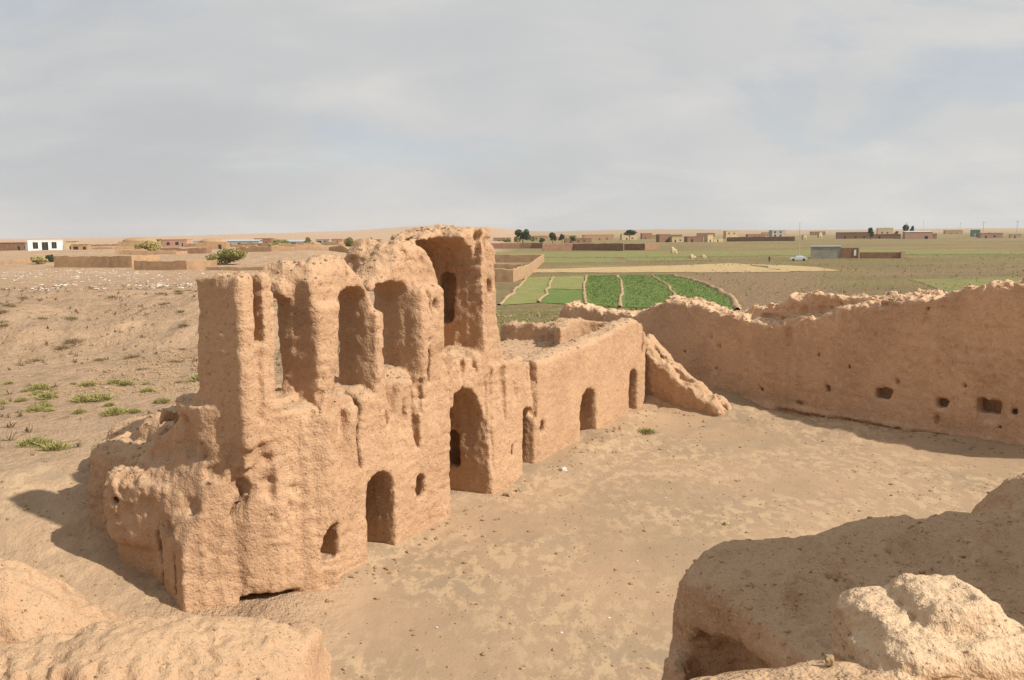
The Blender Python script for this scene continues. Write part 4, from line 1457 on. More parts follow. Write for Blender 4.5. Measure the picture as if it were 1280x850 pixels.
# ---- right of the tower
compound_wall([(-12, 492), (5, 492), (12, 490.5), (17.5, 486), (17.5, 500)], 3.1, 'long reddish compound wall right behind the tower, with a darker end block', M['v_red'], seed=7, amp=0.06)
compound_wall([(15, 424), (30, 428), (44, 418), (52, 408)], 3.4, 'reddish compound wall with sagging middle, beyond the green strips', M['v_red'], seed=8, amp=0.1)
compound_wall([(52.5, 422), (62.5, 413.5), (72, 433)], 3.1, 'dark red compound wall corner with a sunlit tan end', M['v_red'], seed=9, amp=0.06)
compound_wall([(-9, 158.5), (0.2, 156), (3.4, 176), (8.6, 252), (9.6, 262), (-14, 268)], 2.3, 'mud corral wall close right of the tower, stepping back along the field', M['v_mud'], 'corral_wall', seed=10, amp=0.1, th=0.5)
compound_wall([(-12, 190), (2.2, 186)], 2.2, 'inner cross wall of the mud corral behind the tower', M['v_mud'], 'corral_wall', seed=11, amp=0.1, th=0.5)
house(126, 726, 9, 10, 6.2, 'tall plain reddish cube house, leftmost of the houses right of centre', M['v_red'], 0.1, openings=[(6, 7.2, 0, 2.1, 'door')])
house(136, 720, 10, 8, 4.2, 'tan house adjoining the tall reddish cube house', M['v_yell'], 0.1, openings=[(2, 3.2, 0, 2.1, 'door'), (6, 7.5, 1, 2.2)])
house(147, 706, 13, 9, 4.4, 'dark broken mud house beside a pale pillar', M['v_red'], 0.1, openings=[(3, 4.6, 0, 2.3, 'door')])
house(157, 697, 5, 5, 5.6, 'narrow sunlit tan house standing like a pillar', M['v_yell'], 0.35, openings=[(1.8, 2.9, 0, 2.0, 'door')])
house(164, 700, 8, 5, 2.8, 'low tan lean-to beside the pillar-like house', M['v_yell'], 0.2, openings=[(3, 4, 0, 2.0, 'door')])
house(56, 735, 22, 8, 3.6, 'long low reddish house behind the sagging compound wall', M['v_red'], 0.05, openings=[(4, 5.2, 0, 2, 'door'), (10, 11.6, 1, 2.2), (15, 16.6, 1, 2.2)])
house(42, 905, 30, 8, 4.0, 'long pale mud house below the big dark tree', M['v_mud'], 0.05, openings=[(6, 7.4, 0, 2.2, 'door'), (13, 15, 1, 2.4), (21, 23, 1, 2.4)])
house(92, 930, 32, 9, 6.0, 'long pale house with sunlit flat roof right of the small tree', M['v_mud'], 0.05, openings=[(7, 8.4, 0, 2.2, 'door'), (16, 18, 1, 2.4), (24, 26, 1, 2.4)])
house(133, 992, 18, 9, 6.0, 'yellow brick house beyond the houses right of centre', M['v_yell'], 0.1, openings=[(5, 6.5, 0, 2.3, 'door'), (11, 13, 1, 2.6)], name='brick_house')
house(166, 1080, 12, 9, 7.0, 'dark reddish house next to the yellow brick house', M['v_red'], 0.1, openings=[(3, 4.5, 0, 2.3, 'door')])
house(282, 1130, 16, 9, 9.0, 'tan two-storey house with rooftop posts, near centre right', M['v_yell'], 0.15, openings=[(3, 5, 1, 3), (3, 5, 5, 7.2), (10, 12, 5, 7.2)], name='brick_house')
house(262, 1050, 15, 8, 5.0, 'low sunlit tan house in front of the two-storey house', M['v_yell'], 0.2, openings=[(4, 5.4, 0, 2.3, 'door')])
house(322, 1160, 24, 8, 4.6, 'long dark reddish house right of the two-storey house', M['v_red'], 0.1, openings=[(9, 10.4, 0, 2.3, 'door'), (15, 17, 1, 2.4)])
compound_wall([(180, 738), (200, 716), (222, 692)], 3.6, 'long dark red compound wall in front of the two-storey house', M['v_red'], seed=12, amp=0.12)
house(372, 1230, 20, 10, 10.0, 'grey-green two-storey house on the skyline centre right', M['v_grey'], 0.15, openings=[(3, 6, 1, 4), (11, 14, 1, 4), (3, 6, 6, 8.6), (11, 14, 6, 8.6)], trim=M['blue'], name='cement_house')
house(366, 1046, 4, 4, 6.6, 'narrow pale tower-like hut beyond the brick farmhouse', M['v_yell'], 0.3, openings=[(1.3, 2.5, 0, 2.1, 'door')], name='hut')
house(290, 873, 3.4, 3.4, 4.2, 'tiny pale hut left of the tower-like hut', M['v_yell'], 0.3, openings=[(1.0, 2.1, 0, 2.1, 'door')], name='hut')
house(350, 905, 34, 10, 6.6, 'long dark reddish farm block behind the brick farmhouse', M['v_red'], -0.35, openings=[(8, 9.6, 0, 2.4, 'door'), (18, 20, 1, 2.6), (26, 28, 1, 2.6)], trim=M['metal'])
house(368, 868, 26, 8, 4.2, 'lower dark reddish wall house joining the pale-roofed barn', M['v_red'], -0.35, openings=[(6, 7.6, 0, 2.4, 'door')])
house(386, 838, 24, 14, 6.6, 'reddish brick barn with pale sheet roof, the biggest on the right skyline', M['v_pink'], -0.25, 'shed', [(17, 20, 0, 2.8, 'door')], trim=M['metal'], name='barn')
house(404, 850, 9, 6, 4.6, 'small dark reddish lean-to right of the pale-roofed barn', M['v_red'], -0.2, openings=[(3, 4.2, 0, 2.2, 'door')])
house(672, 1590, 26, 12, 11, 'pale yellow house on the skyline between two dark trees', M['v_yell'], -0.2, openings=[(6, 9, 1, 4), (15, 18, 1, 4)], name='brick_house')
house(548, 1044, 9, 8, 7.4, 'small green-roofed kiosk with white panel on the far right', M['greenish'], -0.3, openings=[(2.5, 6, 1, 4.6, 'door pale')], trim=M['greenish'], name='kiosk', par=1.0)
house(456, 840, 19, 8, 4.6, 'pale pink long house among the far right poles', M['v_pink'], -0.3, openings=[(4, 5.4, 0, 2.2, 'door'), (11, 13, 1, 2.4)])
house(470, 824, 9, 7, 3.4, 'tan low house at the far right among the poles', M['v_yell'], -0.3, openings=[(3, 4.2, 0, 2.1, 'door')])
_hr = 'small far reddish mud house on the plain near the right horizon'
for i_, (hx, hy, hw, hh, mm) in enumerate([(430, 1010, 14, 4, 'v_red'), (500, 930, 16, 4, 'v_red'), (560, 1200, 20, 5, 'v_mud'), (240, 1300, 22, 5, 'v_red'), (200, 1200, 18, 5, 'v_mud'), (440, 1500, 30, 6, 'v_mud'),
                                           (520, 1500, 24, 6, 'v_red'), (330, 1500, 30, 6, 'v_red'), (700, 1400, 26, 6, 'v_mud'), (120, 1300, 26, 5, 'v_red'), (40, 1250, 24, 5, 'v_mud'), (74, 1150, 20, 5, 'v_yell')]):
    house(hx, hy, hw, 8, hh, _hr, M[mm], -0.15, openings=[(hw * 0.3, hw * 0.3 + 1.4, 0, 2.1, 'door'), (hw * 0.65, hw * 0.65 + 1.6, 1, 2.3)], group='far houses near the right horizon')


# ---- brick farmhouse with its yard wall, car, person
def farmhouse():
    root = house(95.8, 269, 8.6, 6, 3.6, 'grey-fronted brick farmhouse with pale roof edge and long low yard wall', M['v_grey'], -0.32, openings=[], trim=M['metal'], name='farmhouse', par=0.18)
    inv = root.matrix_world.inverted()
    mb = MB()
    mb.box(4.302, 9.2, -0.15, 0.35, -0.5, 3.2)
    mb.build('side_wall', M['v_red'], root)
    mb = MB()
    mb.box(8.0, 8.6, -0.28, -0.152, 0.9, 2.6)
    mb.build('window', M['white'], root)
    mb = MB()
    mb.box(9.203, 21.0, -0.1, 0.4, -0.5, 1.85)
    mb.build('yard_wall', M['v_red'], root)
    mb = MB()
    mb.box(21.003, 22.2, -0.6, 0.9, -0.5, 2.3)
    mb.build('wall_pier', M['v_yell'], root)
    mb = MB()
    mb.box(9.203, 9.6, -0.3, 0.5, 0.0, 3.4)
    mb.build('post', M['v_yell'], root)


farmhouse()


def car():
    x, y = 81.4, 250.0
    root = thing('parked_car', 'pale car parked on the plain beside the tall thin mast', 'car', (x, y, tz(x, y)), -0.25)
    prof = [(-2.3, 0.35), (-2.35, 0.75), (-2.2, 0.92), (-1.15, 1.02), (-0.55, 1.48), (0.95, 1.52), (1.75, 1.05), (2.25, 0.98), (2.3, 0.6), (2.25, 0.35)]
    b = MB()
    n = len(prof)
    for sy in (-0.85, 0.85):
        b.v += [(px, sy * (0.82 if pz > 1.1 else 1.0), pz) for px, pz in prof]
    b.f = [tuple(range(n)), tuple(range(2 * n - 1, n - 1, -1))] + [(i, n + i, n + (i + 1) % n, (i + 1) % n) for i in range(n)]
    b.f = [tuple(reversed(f)) for f in b.f]
    b.build('body', simple('pale_car_paint', (0.55, 0.60, 0.60), (0.5, 0.55, 0.56), 1, 0.35, 0.0, 0.5), root)
    for sy in (-1, 1):
        w = MB()
        w.poly([(-0.95, sy * 0.80, 1.08), (1.5, sy * 0.80, 1.08), (0.9, sy * 0.725, 1.44), (-0.5, sy * 0.725, 1.42)])
        w.build('side_window', M['dark'], root)
    w = MB()
    w.poly([(-1.12, -0.66, 1.05), (-1.12, 0.66, 1.05), (-0.62, 0.6, 1.44), (-0.62, -0.6, 1.44)])
    w.build('windscreen', M['dark'], root)
    for px in (-1.45, 1.4):
        for sy in (-0.8, 0.8):
            w = MB()
            w.tube((px, sy - 0.1, 0.33), (px, sy + 0.1, 0.33), 0.33, 0.33, 14)
            w.build('wheel', M['dark'], root)
    for sy in (-0.6, 0.6):
        w = MB()
        w.box(-2.37, -2.28, sy - 0.16, sy + 0.16, 0.62, 0.8)
        w.build('headlight', M['white'], root)


car()


def person():
    x, y = 70.2, 240
    me = bpy.data.meshes.new('person')
    J = {'pel': (0, 0, 0.92, .15), 'waist': (0, 0, 1.08, .14), 'chest': (0, 0, 1.3, .17), 'neck': (0, 0, 1.46, .07), 'head': (0, -0.02, 1.60, .105), 'crown': (0, -0.01, 1.68, .08),
         'hl': (.1, 0, .86, .1), 'kl': (.11, -.03, .48, .075), 'al': (.11, .02, .09, .05), 'fl': (.12, -.15, .04, .045),
         'hr': (-.1, 0, .86, .1), 'kr': (-.12, .02, .48, .075), 'ar': (-.13, .08, .09, .05), 'fr': (-.14, -.08, .04, .045),
         'sl': (.2, 0, 1.38, .075), 'el': (.26, .02, 1.1, .055), 'wl': (.25, -.06, .86, .042), 'sr': (-.2, 0, 1.38, .075), 'er': (-.27, .02, 1.1, .055), 'wr': (-.25, -.08, .87, .042)}
    E_ = [('pel', 'waist'), ('waist', 'chest'), ('chest', 'neck'), ('neck', 'head'), ('head', 'crown'), ('pel', 'hl'), ('hl', 'kl'), ('kl', 'al'), ('al', 'fl'), ('pel', 'hr'), ('hr', 'kr'), ('kr', 'ar'), ('ar', 'fr'),
          ('chest', 'sl'), ('sl', 'el'), ('el', 'wl'), ('chest', 'sr'), ('sr', 'er'), ('er', 'wr')]
    ks = list(J)
    me.from_pydata([J[k][:3] for k in ks], [(ks.index(a), ks.index(b)) for a, b in E_], [])
    o = link('person', me)
    mod = o.modifiers.new('skin', 'SKIN')
    for i, k in enumerate(ks):
        sv = me.skin_vertices[0].data[i]
        sv.radius = (J[k][3], J[k][3])
        sv.use_root = (k == 'pel')
    sb = o.modifiers.new('sub', 'SUBSURF')
    sb.levels = sb.render_levels = 1
    me.materials.append(simple('dark_clothes', (0.06, 0.055, 0.055), None, 3.0))
    o.location = (x, y, tz(x, y) - 0.01)
    tag(o, 'person in dark clothes standing at the right end of the straw strip', 'person')


person()


def pole(x, y, h, label, arms=1, group=None, name='power_pole', mat='pole', r=0.16):
    root = thing(name, label, 'pole', (x, y, tz(x, y)), 0.4, group)
    m = MB()
    m.tube((0, 0, -0.5), (0, 0, h), r, r * 0.6, 8)
    m.build('shaft', M[mat], root)
    for k in range(arms):
        m = MB()
        m.box(-1.3, 1.3, -r - 0.12, -r * 0.55 - 0.002, h - 0.5 - k * 0.9, h - 0.34 - k * 0.9)
        m.build('crossarm', M['wood'], root)
        for ix in (-1.1, 0.55, 1.1):
            m = MB()
            m.tube((ix, -r - 0.03, h - 0.338 - k * 0.9), (ix, -r - 0.03, h - 0.10 - k * 0.9), 0.07, 0.05, 6)
            m.build('insulator', M['white'], root)


pole(82.3, 252.5, 10.8, 'tall thin pale mast beside the parked car', 0, None, 'mast', 'pole', 0.10)
for (px, py, ph, lb) in ((290.6, 508.8, 12.6, 'nearest power pole with a crossarm, at the right edge'), (294, 551.5, 12.5, 'power pole second from the right edge'),
                         (404.7, 798.5, 15, 'power pole right of the green-roofed kiosk'), (321, 720, 15, 'power pole right behind the pale-roofed barn'), (525.8, 1130, 20, 'slender power pole on the skyline over the plain')):
    pole(px, py, ph, lb, 1, 'power poles on the right')
pole(-99.1, 408.2, 5.6, 'thin pale pole in the left village seen over the second pier', 0, None, 'post', 'pole', 0.12)

# ---- weathered stumps on the plain
def stump(x, y, w, h, label, seed):
    v = Vol((-w, -w, -0.4), (w, w, h + 0.5), max(0.07, w / 16))
    v.box(-w * 0.5, w * 0.5, -w * 0.35, w * 0.35, -0.3, h * 0.7, w * 0.15)
    v.box(-w * 0.5, w * 0.05, -w * 0.3, w * 0.3, 0, h, w * 0.12)
    v.blur(2)
    v.band(lambda P: 0.12 * w * fbm(P * 1.4 / w, 3, seed))
    V, Fc = v.mesh()
    o = link('wall_stump', raw_mesh('wall_stump', V, Fc, M['v_yell']))
    o.location = (x, y, tz(x, y))
    tag(o, label, 'wall stump')


stump(64.2, 348.7, 2.4, 2.6, 'pale leaning mud wall stump alone on the plain', 1)
stump(58.4, 283.2, 2.0, 1.3, 'low grey mud stump behind the straw strip, left of a pair', 2)
stump(61.6, 282.0, 1.5, 1.1, 'small pale mud stump behind the straw strip, right of a pair', 3)


# ================================================================== trees and bushes
def leaf_cloud(n, size, lobes, seed, flat=0.0):
    """many small leaf quads spread through several lobes"""
    r = np.random.default_rng(seed)
    lobes = np.array(lobes, float)
    w = lobes[:, 3] * lobes[:, 4] * lobes[:, 5]
    k = r.choice(len(lobes), n, p=w / w.sum())
    d = r.normal(size=(n, 3))
    d /= np.linalg.norm(d, axis=1, keepdims=True)
    rad = r.uniform(0.25, 1.0, n) ** 0.55
    rad *= 1 + 0.18 * vnoise(d * 2.5 + k[:, None], seed)
    P = lobes[k, :3] + d * rad[:, None] * lobes[k, 3:6]
    u = r.normal(size=(n, 3))
    u /= np.linalg.norm(u, axis=1, keepdims=True)
    q = np.cross(u, d + 0.6 * r.normal(size=(n, 3)))
    q /= np.maximum(np.linalg.norm(q, axis=1, keepdims=True), 1e-6)
    s = size * r.uniform(0.6, 1.4, (n, 1))
    V = np.stack([P - u * s, P + q * s * 0.55, P + u * s, P - q * s * 0.55], 1).reshape(-1, 3)
    return V, np.arange(4 * n).reshape(n, 4)


def tree(name, x, y, label, lobes, leaf, n, size, trunk_h, trunk_r, seed, group=None, cat='tree', stems=1, base=0.0):
    root = thing(name, label, cat, (x, y, tz(x, y) + base), 0, group)
    V, Fq = leaf_cloud(n, size, lobes, seed)
    link('crown' if cat == 'tree' else 'foliage', raw_mesh('crown', V, Fq, leaf, False), root)
    rr = random.Random(seed)
    for i in range(stems):
        m = MB()
        bx, by = (0, 0) if stems == 1 else (rr.uniform(-.3, .3) * lobes[0][3], rr.uniform(-.3, .3) * lobes[0][4])
        m.tube((bx, by, -0.3), (bx * 1.1, by * 1.1, trunk_h), trunk_r, trunk_r * 0.6, 7)
        for lb in lobes:
            m.tube((bx * 1.1, by * 1.1, trunk_h * 0.8), (lb[0], lb[1], lb[2]), trunk_r * 0.5, trunk_r * 0.15, 5)
        m.build('trunk' if cat == 'tree' else 'stem', M['wood'], root)
    return root


def blob(w, h, z, seed, k=6):
    rr = random.Random(seed)
    out = []
    for i in range(k):
        out.append((rr.uniform(-.32, .32) * w, rr.uniform(-.25, .25) * w, z + rr.uniform(0.2, 0.75) * h, w * rr.uniform(.16, .30), w * rr.uniform(.16, .28), h * rr.uniform(.18, .32)))
    return out


tree('broad_tree', 9.6, 720, 'big dark round tree on the skyline right of the tower', blob(13.5, 10, 3, 1, 8), M['leaf_dark'], 2600, 0.65, 4.5, 0.5, 1)
tree('broad_tree', 30, 640, 'dark green tree standing right of the big dark tree, behind the compound wall', blob(6.5, 7, 2.5, 2), M['leaf_dark'], 1300, 0.5, 3.5, 0.3, 2)
tree('broad_tree', 37.5, 650, 'small pointed dark tree, third from the tower', blob(4.2, 5.5, 2, 3, 5), M['leaf_dark'], 800, 0.45, 3, 0.25, 3)
tree('broad_tree', 118, 880, 'dark flat-topped tree on the skyline above the centre houses', blob(13, 6, 5, 4), M['leaf_dark'], 1400, 0.65, 5, 0.4, 4)
tree('broad_tree', 330, 812, 'single dark narrow tree at the left of the pale-roofed barn', blob(4.8, 9.5, 2.5, 5, 7), M['leaf_dark'], 1000, 0.6, 4, 0.3, 5)
tree('broad_tree', 392, 880, 'pointed dark tree behind the pale-roofed barn, the left of two', blob(6, 10, 4, 6, 7), M['leaf_dark'], 1200, 0.65, 5, 0.3, 6)
tree('broad_tree', 402, 888, 'dark tree behind the pale-roofed barn, the right of two', blob(6, 9, 4, 7, 6), M['leaf_dark'], 1100, 0.65, 5, 0.3, 7)
for i_, (bx, by, w, h) in enumerate([(24, 690, 5, 3.5), (-3, 700, 7, 4.5), (5, 690, 5, 5), (50, 720, 6, 3.5), (345, 850, 7, 5), (470, 870, 5, 4.5), (-235, 590, 12, 4), (-205, 600, 10, 4.5), (-222, 560, 9, 4.5), (545, 1250, 9, 7), (60, 860, 8, 5), (20, 830, 7, 5)]):
    tree('broad_tree', bx, by, 'small hazy shrub-like tree among the far houses', blob(w, h, 1.0, 30 + i_, 5), M['leaf_mid'] if i_ % 3 else M['leaf_dark'], 420, 0.55, 1.5, 0.2, 30 + i_, 'small far trees among the houses')
bb = [('yellow_bush', -148.5, 360.5, 10.8, 5.2, 'leaf_yel', 'yellow-green rounded bush above the shorter compound wall'),
      ('green_bush', -79, 246.5, 10.5, 4.6, 'leaf_mid', 'big yellow-green bush just left of the first pier, beyond the low wall'),
      ('green_bush', -137.5, 256.7, 4.4, 2.6, 'leaf_yel', 'pale green spreading shrub at far left below the whitewashed building'),
      ('green_bush', -137.2, 263.0, 2.8, 2.4, 'leaf_dark', 'small round dark green bush beside the spreading shrub at far left'),
      ('green_bush', -131, 505, 11, 4.8, 'leaf_mid', 'hazy olive bush behind the blue-roofed houses'),
      ('green_bush', -78, 432, 6.6, 5.4, 'leaf_mid', 'small olive bush seen above the arch between second and third piers'),
      ('green_bush', -97, 365, 5.4, 3.6, 'leaf_yel', 'pale olive bush in front of the low tan house'),
      ('green_bush', -108, 470, 3.6, 5.2, 'leaf_mid', 'narrow dark bush right of the blue-roofed house with open bays'),
      ('green_bush', -33, 560, 8, 6.0, 'leaf_dark', 'dark bush peeping over the fourth pier beside the tower')]
for i_, (nm, bx, by, w, h, lf, lb) in enumerate(bb):
    tree(nm, bx, by, lb, blob(w, h, -0.2, 50 + i_, 8), M[lf], 2600, 0.20 + 0.012 * w, h * 0.4, 0.1, 50 + i_, None, 'bush', 3)


# low shrubs on the left waste ground
def shrub_mesh(seed, n=260, kind='green'):
    r = np.random.default_rng(seed)
    a = r.uniform(0, 2 * np.pi, n)
    el = r.uniform(0.25, 1.45, n)
    L = r.uniform(0.35, 1.0, n)
    o = np.stack([r.normal(0, .16, n), r.normal(0, .16, n), np.zeros(n)], 1)
    d = np.stack([np.cos(a) * np.cos(el), np.sin(a) * np.cos(el), np.sin(el) * 0.75], 1)
    P0 = o + d * (L * 0.25)[:, None]
    P1 = o + d * L[:, None] * 0.62
    sd = np.cross(d, r.normal(size=(n, 3)))
    sd /= np.linalg.norm(sd, axis=1, keepdims=True)
    w = 0.018 if kind == 'green' else 0.012
    sd *= (w * r.uniform(.6, 1.5, n))[:, None]
    V = np.stack([P0 - sd * .6, P0 + sd * .6, P1 + sd, P1 + d * 0.06], 1).reshape(-1, 3)
    return V, np.arange(4 * n).reshape(n, 4)


SHR = [raw_mesh('shrub', *shrub_mesh(i, 900), M['leaf_shrub'], False) for i in range(4)]
DRY = [raw_mesh('dry_shrub', *shrub_mesh(20 + i, 260, 'dry'), M['dryplant'], False) for i in range(3)]
near_shrubs = [(-20.0, 35.9, 1.0, 'larger left clump of the pale green shrubs beside the shadow of the ruin'), (-19.4, 35.7, 0.8, 'middle clump of the pale green shrubs beside the shadow of the ruin'),
               (-18.6, 35.0, 0.95, 'right clump of the pale green shrubs beside the shadow of the ruin'), (-16.6, 34.9, 0.75, 'single green shrub close behind the collapsed end of the ruin')]
for i_, (x, y, sc, lb) in enumerate(near_shrubs):
    o = link('green_shrub', SHR[i_ % 4])
    o.location = (x, y, tz(x, y) - 0.03)
    o.scale = (sc, sc, sc * 0.8)
    o.rotation_euler = (0, 0, i_ * 1.3)
    tag(o, lb, 'shrub', 'green shrubs on the waste ground')
rs = random.Random(5)
cl = [(-25.0, 46.1), (-24.6, 44.6), (-22.0, 45.4), (-23.6, 43.2), (-20.9, 42.9), (-19.6, 42.5), (-28.2, 47.6), (-26.6, 49.6), (-23.2, 50.6), (-29.3, 48.4), (-26.4, 47.9), (-18.9, 43.2), (-25.5, 45.5), (-24.0, 44.0), (-22.6, 46), (-27.6, 48.3), (-21.2, 42.2), (-20.3, 43.6), (-19.0, 42.0), (-23.0, 42.6), (-26.0, 50.5), (-24.5, 51), (-22.3, 49.8), (-28.9, 47), (-29.8, 50.6), (-20.6, 48), (-18.2, 44.4), (-24.9, 47.3), (-27, 45.2), (-21.5, 50.5), (-17.6, 50.2), (-19.2, 52)]
for i_, (x, y) in enumerate(cl):
    o = link('green_shrub', SHR[(i_ + 1) % 4])
    x += rs.uniform(-.4, .4)
    y += rs.uniform(-.6, .6)
    sc = rs.uniform(0.45, 1.25)
    o.location = (x, y, tz(x, y) - 0.03)
    o.scale = (sc * 0.95, sc * 0.85, sc * 0.75)
    o.rotation_euler = (0, 0, rs.uniform(0, 6))
    tag(o, 'low pale green shrub in the scattered patch left of the ruin', 'shrub', 'green shrub patch left of the ruin')
for i_ in range(90):
    x, y = rs.uniform(-62, -15), rs.uniform(52, 112)
    o = link('dry_shrub', DRY[i_ % 3])
    sc = rs.uniform(0.5, 1.25)
    o.location = (x, y, tz(x, y) - 0.04)
    o.scale = (sc * 1.2, sc * 1.2, sc * 0.75)
    o.rotation_euler = (0, 0, rs.uniform(0, 6))
    tag(o, 'small dry brown shrub on the eroded bank', 'shrub', 'dry shrubs on the eroded bank')
o = link('green_shrub', SHR[2])
o.location = (5.6, 36.4, tz(5.6, 36.4) - 0.02)
o.scale = (0.75, 0.75, 0.4)
tag(o, 'lone tuft of green weeds in the courtyard before the low wing', 'shrub')


# ================================================================== stones, clods and litter
def scatter(name, pts, sizes, mat, seed, label, cat, flat=0.0):
    r = np.random.default_rng(seed)
    pts = np.asarray(pts)
    Z = terrain(pts[:, 0], pts[:, 1])
    V, F_ = pebbles(np.concatenate([pts, Z[:, None]], 1), sizes, seed)
    o = link(name, raw_mesh(name, V, F_, mat, False))
    o['kind'] = 'stuff'
    o['label'] = label
    o['category'] = cat
    return o


r_ = np.random.default_rng(8)


def uni(n, x0, x1, y0, y1):
    return np.stack([r_.uniform(x0, x1, n), r_.uniform(y0, y1, n)], 1)


# courtyard gravel and crumbs
p = np.concatenate([uni(4200, -5, 18, 16, 42), uni(900, -16, -8, 18, 34)])
d_ = (p[:, 0] + 5.35) * 0.8826 - (p[:, 1] - 19.51) * 0.47
keep = ((d_ > 0.3) & (p[:, 1] + 1.19 * (p[:, 0] - 10.6) < 42.5)) | (p[:, 0] < -8)
p = p[keep]
scatter('courtyard_gravel', p, r_.uniform(0.015, 0.06, len(p)) * (1 + 2.2 * r_.random(len(p)) ** 9), M['clod'], 1, 'small pebbles and mud crumbs strewn over the courtyard earth', 'gravel')
# fallen crumbs at the wall feet
q = []
for (ax, ay, bx, by, n) in ((-5.0, 19.8, -0.3, 29, 130), (0.6, 30.4, 6.4, 41, 190), (10.5, 42.2, 20, 30.9, 320), (7, 41.3, 9.2, 38.2, 80)):
    t_ = r_.random(n)
    o_ = np.abs(r_.normal(0, 0.55, n)) + 0.25
    L = math.hypot(bx - ax, by - ay)
    nx, ny = (by - ay) / L, -(bx - ax) / L
    if ax > 6.9 or ax == 10.5:
        nx, ny = -abs(nx), -abs(ny)
    q.append(np.stack([ax + (bx - ax) * t_ + nx * o_, ay + (by - ay) * t_ + ny * o_], 1))
q = np.concatenate(q)
scatter('fallen_crumbs', q, 0.025 + 0.16 * r_.random(len(q)) ** 4, M['clod'], 2, 'crumbs of fallen mud brick along the foot of the walls', 'rubble')
# clods of the left waste ground and of the ploughed plain
p = np.concatenate([uni(2600, -26, -8, 47, 66), uni(1800, -60, -12, 52, 110)])
scatter('soil_clods', p, r_.uniform(0.06, 0.26, len(p)), M['clod'], 3, 'broken clods of earth on the waste ground left of the ruin', 'clods')
p = np.concatenate([uni(5000, 22, 75, 72, 170), uni(2600, 0, 120, 170, 300), uni(900, -4, 22, 60, 100)])
p = p[(p[:, 0] > 26 + 0.09 * (p[:, 1] - 95)) | (p[:, 1] > 190) | (p[:, 1] < 100)]
scatter('ploughed_clods', p, r_.uniform(0.08, 0.26, len(p)), M['clod'], 4, 'brown clods of the ploughed plain beyond the perimeter wall', 'clods')
# dry tufts: ground cover of the waste ground and the plain
def tufts(name, pts, size, mat, seed, label, blades=9):
    r = np.random.default_rng(seed)
    n = len(pts)
    Z = terrain(pts[:, 0], pts[:, 1])
    B = np.concatenate([pts, Z[:, None]], 1)[:, None]
    a = r.uniform(0, 6.28, (n, blades))
    el = r.uniform(0.3, 1.4, (n, blades))
    L = size[:, None] * r.uniform(0.5, 1.1, (n, blades))
    d = np.stack([np.cos(a) * np.cos(el), np.sin(a) * np.cos(el), np.sin(el)], -1)
    b0 = B + d * (0.1 * L)[..., None] + np.concatenate([r.normal(0, 0.2, (n, blades, 2)) * size[:, None, None], np.zeros((n, blades, 1))], -1)
    b1 = b0 + d * L[..., None]
    sd = np.stack([-np.sin(a), np.cos(a), 0 * a], -1) * (0.10 * size)[:, None, None]
    V = np.stack([b0 - sd, b0 + sd, b1 + sd * 0.5, b1 - sd * 0.5], 2).reshape(-1, 3)
    o = link(name, raw_mesh(name, V, np.arange(len(V)).reshape(-1, 4), mat, False))
    o['kind'] = 'stuff'
    o['label'] = label
    o['category'] = 'dry grass'


p = np.concatenate([uni(1500, -75, -12, 48, 130), uni(160, -34, -12, 30, 50)])
p = p[vnoise(np.stack([p[:, 0] * 0.12, p[:, 1] * 0.12, p[:, 0] * 0 + 0.5], 1), 1) > -0.25]
tufts('dry_tufts', p, r_.uniform(0.10, 0.42, len(p)), M['dryplant'], 61, 'brown dry tufts covering the waste ground left of the ruin')
p = uni(15000, -2, 32, 96, 176)
def _bx(bl, yy):
    bl = np.array(bl)
    return np.interp(yy, bl[:, 1], bl[:, 0])
g_ = p[(p[:, 0] > _bx(B2, p[:, 1]) + .4) & (p[:, 0] < _bx(B5, p[:, 1]) - .5)]
for bl in (B3, B4):
    g_ = g_[np.abs(g_[:, 0] - _bx(bl, g_[:, 1])) > 0.5]
tufts('young_crop', g_, r_.uniform(0.12, 0.3, len(g_)), M['crop'], 63, 'young green crop standing in the irrigated plots', 5)
p = np.concatenate([uni(4200, 10, 170, 60, 330), uni(500, -10, 22, 58, 104)])
p = p[((p[:, 0] > 28 + 0.09 * (p[:, 1] - 95)) | (p[:, 1] > 236) | (p[:, 1] < 94)) & (vnoise(np.stack([p[:, 0] * 0.05, p[:, 1] * 0.05, p[:, 0] * 0 + 0.5], 1), 2) > -0.1)]
tufts('weed_tufts', p, r_.uniform(0.15, 0.5, len(p)), M['leaf_shrub'], 62, 'olive and straw weeds covering the plain beyond the perimeter wall')
# white stones in two bands, left
p = np.concatenate([uni(1300, -74, -36, 110, 132), uni(1300, -128, -58, 146, 228)])
p = p[vnoise(np.stack([p[:, 0] * 0.16, p[:, 1] * 0.10, p[:, 0] * 0], 1), 2) > -0.05]
scatter('white_stone_scatter', p, r_.uniform(0.12, 0.42, len(p)), M['stone'], 5, 'scatter of small whitish stones on the waste ground at far left', 'stones')
STM = []
for i in range(6):
    STM.append(raw_mesh('white_stone', *PEB[i], M['stone'], False))
p = np.concatenate([uni(110, -73, -41, 113, 130), uni(60, -120, -66, 150, 215)])
for i_, (x, y) in enumerate(p):
    o = link('white_stone', STM[i_ % 6])
    sc = r_.uniform(0.4, 0.85)
    o.location = (x, y, tz(x, y) + 0.04)
    o.scale = (sc * 1.3, sc, sc * 0.6)
    o.rotation_euler = (0, 0, r_.uniform(0, 6))
    tag(o, 'whitish stone lying in the pale bands on the waste ground', 'stone', 'white stones on the waste ground')
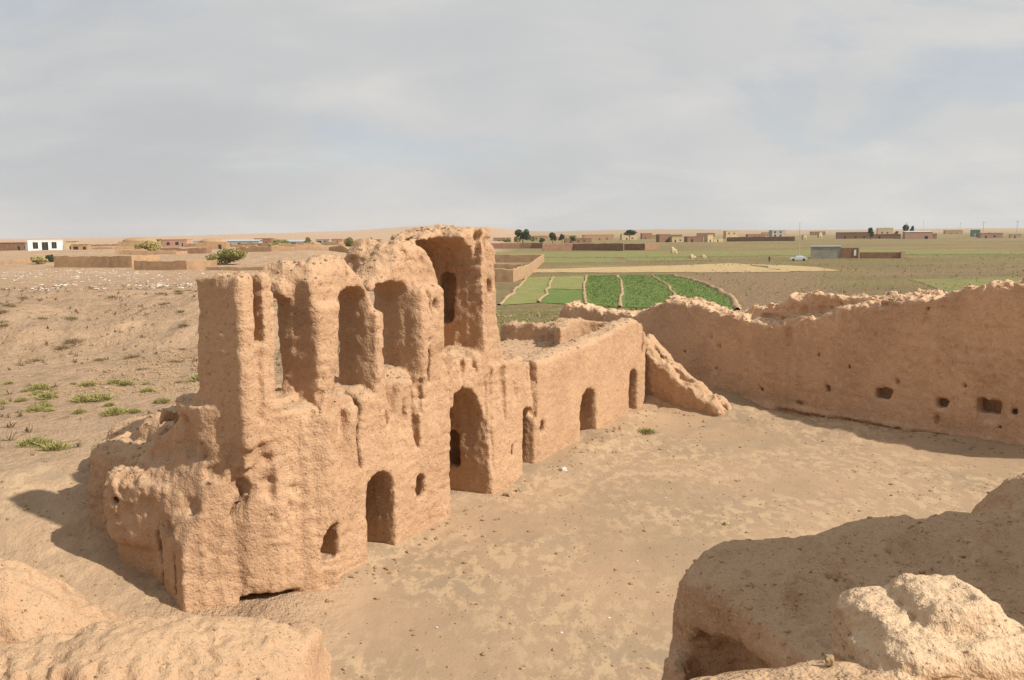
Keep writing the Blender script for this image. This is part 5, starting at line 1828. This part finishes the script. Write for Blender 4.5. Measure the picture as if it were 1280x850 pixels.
# a few single fallen lumps that can be picked out
def lump(x, y, s, label, mat='clod', seed=0, name='fallen_lump'):
    v = Vol((-s, -s, -s * 0.6), (s, s, s), s / 13)
    v.box(-s * .55, s * .5, -s * .4, s * .42, -s * .5, s * .38, s * .2)
    v.blur(2)
    v.band(lambda P: 0.16 * s * fbm(P * 1.5 / s, 3, seed), s)
    V, Fc = v.mesh()
    o = link(name, raw_mesh(name, V, Fc, M[mat]))
    o.location = (x, y, tz(x, y) + 0.02)
    o.rotation_euler = (0, 0, seed * 0.9)
    tag(o, label, 'mud lump')


lump(1.75, 30.35, 0.26, 'flat pale lump of mud on the earth right of the third doorway', 'stone', 1)
lump(6.2, 24.9, 0.16, 'small round clod alone on the courtyard near the melted wall head', 'straw', 2)
lump(-0.2, 27.75, 0.24, 'broken brick lump at the foot of the right jamb of the large arch', 'clod', 3)
lump(0.15, 28.2, 0.17, 'smaller brick lump at the foot of the wall between arch and third doorway', 'clod', 4)
lump(1.40, 3.72, 0.045, 'small grey pebble on the ledge left of the big pale lump', 'clod', 5, 'pebble')
for o in list(bpy.data.objects):
    if o.name.startswith('pebble'):
        o.location.z = 6.60
for i_, (x, y) in enumerate([(3.2, 22.1), (4.9, 27.6), (-1.7, 18.2), (2.1, 18.7), (-0.6, 21.0), (1.0, 18.0)]):
    o = link('white_chip', STM[i_])
    o.location = (x, y, tz(x, y) + 0.01)
    o.scale = (0.07, 0.07, 0.05)
    tag(o, 'tiny white chip lying on the courtyard earth', 'litter', 'white chips on the courtyard')

# ================================================================== haze
hz = MB()
hz.box(-9500, 9500, -60, 9500, -4, 140)
M_h = bpy.data.materials.new('haze')
M_h.use_nodes = True
nt = M_h.node_tree
nt.nodes.clear()
out = nt.nodes.new('ShaderNodeOutputMaterial')
pv = nt.nodes.new('ShaderNodeVolumePrincipled')
pv.inputs['Color'].default_value = (0.90, 0.95, 1.0, 1)
pv.inputs['Density'].default_value = 0.00006
pv.inputs['Anisotropy'].default_value = 0.3
nt.links.new(pv.outputs[0], out.inputs['Volume'])
hzo = hz.build('haze', M_h)
hzo['kind'] = 'stuff'
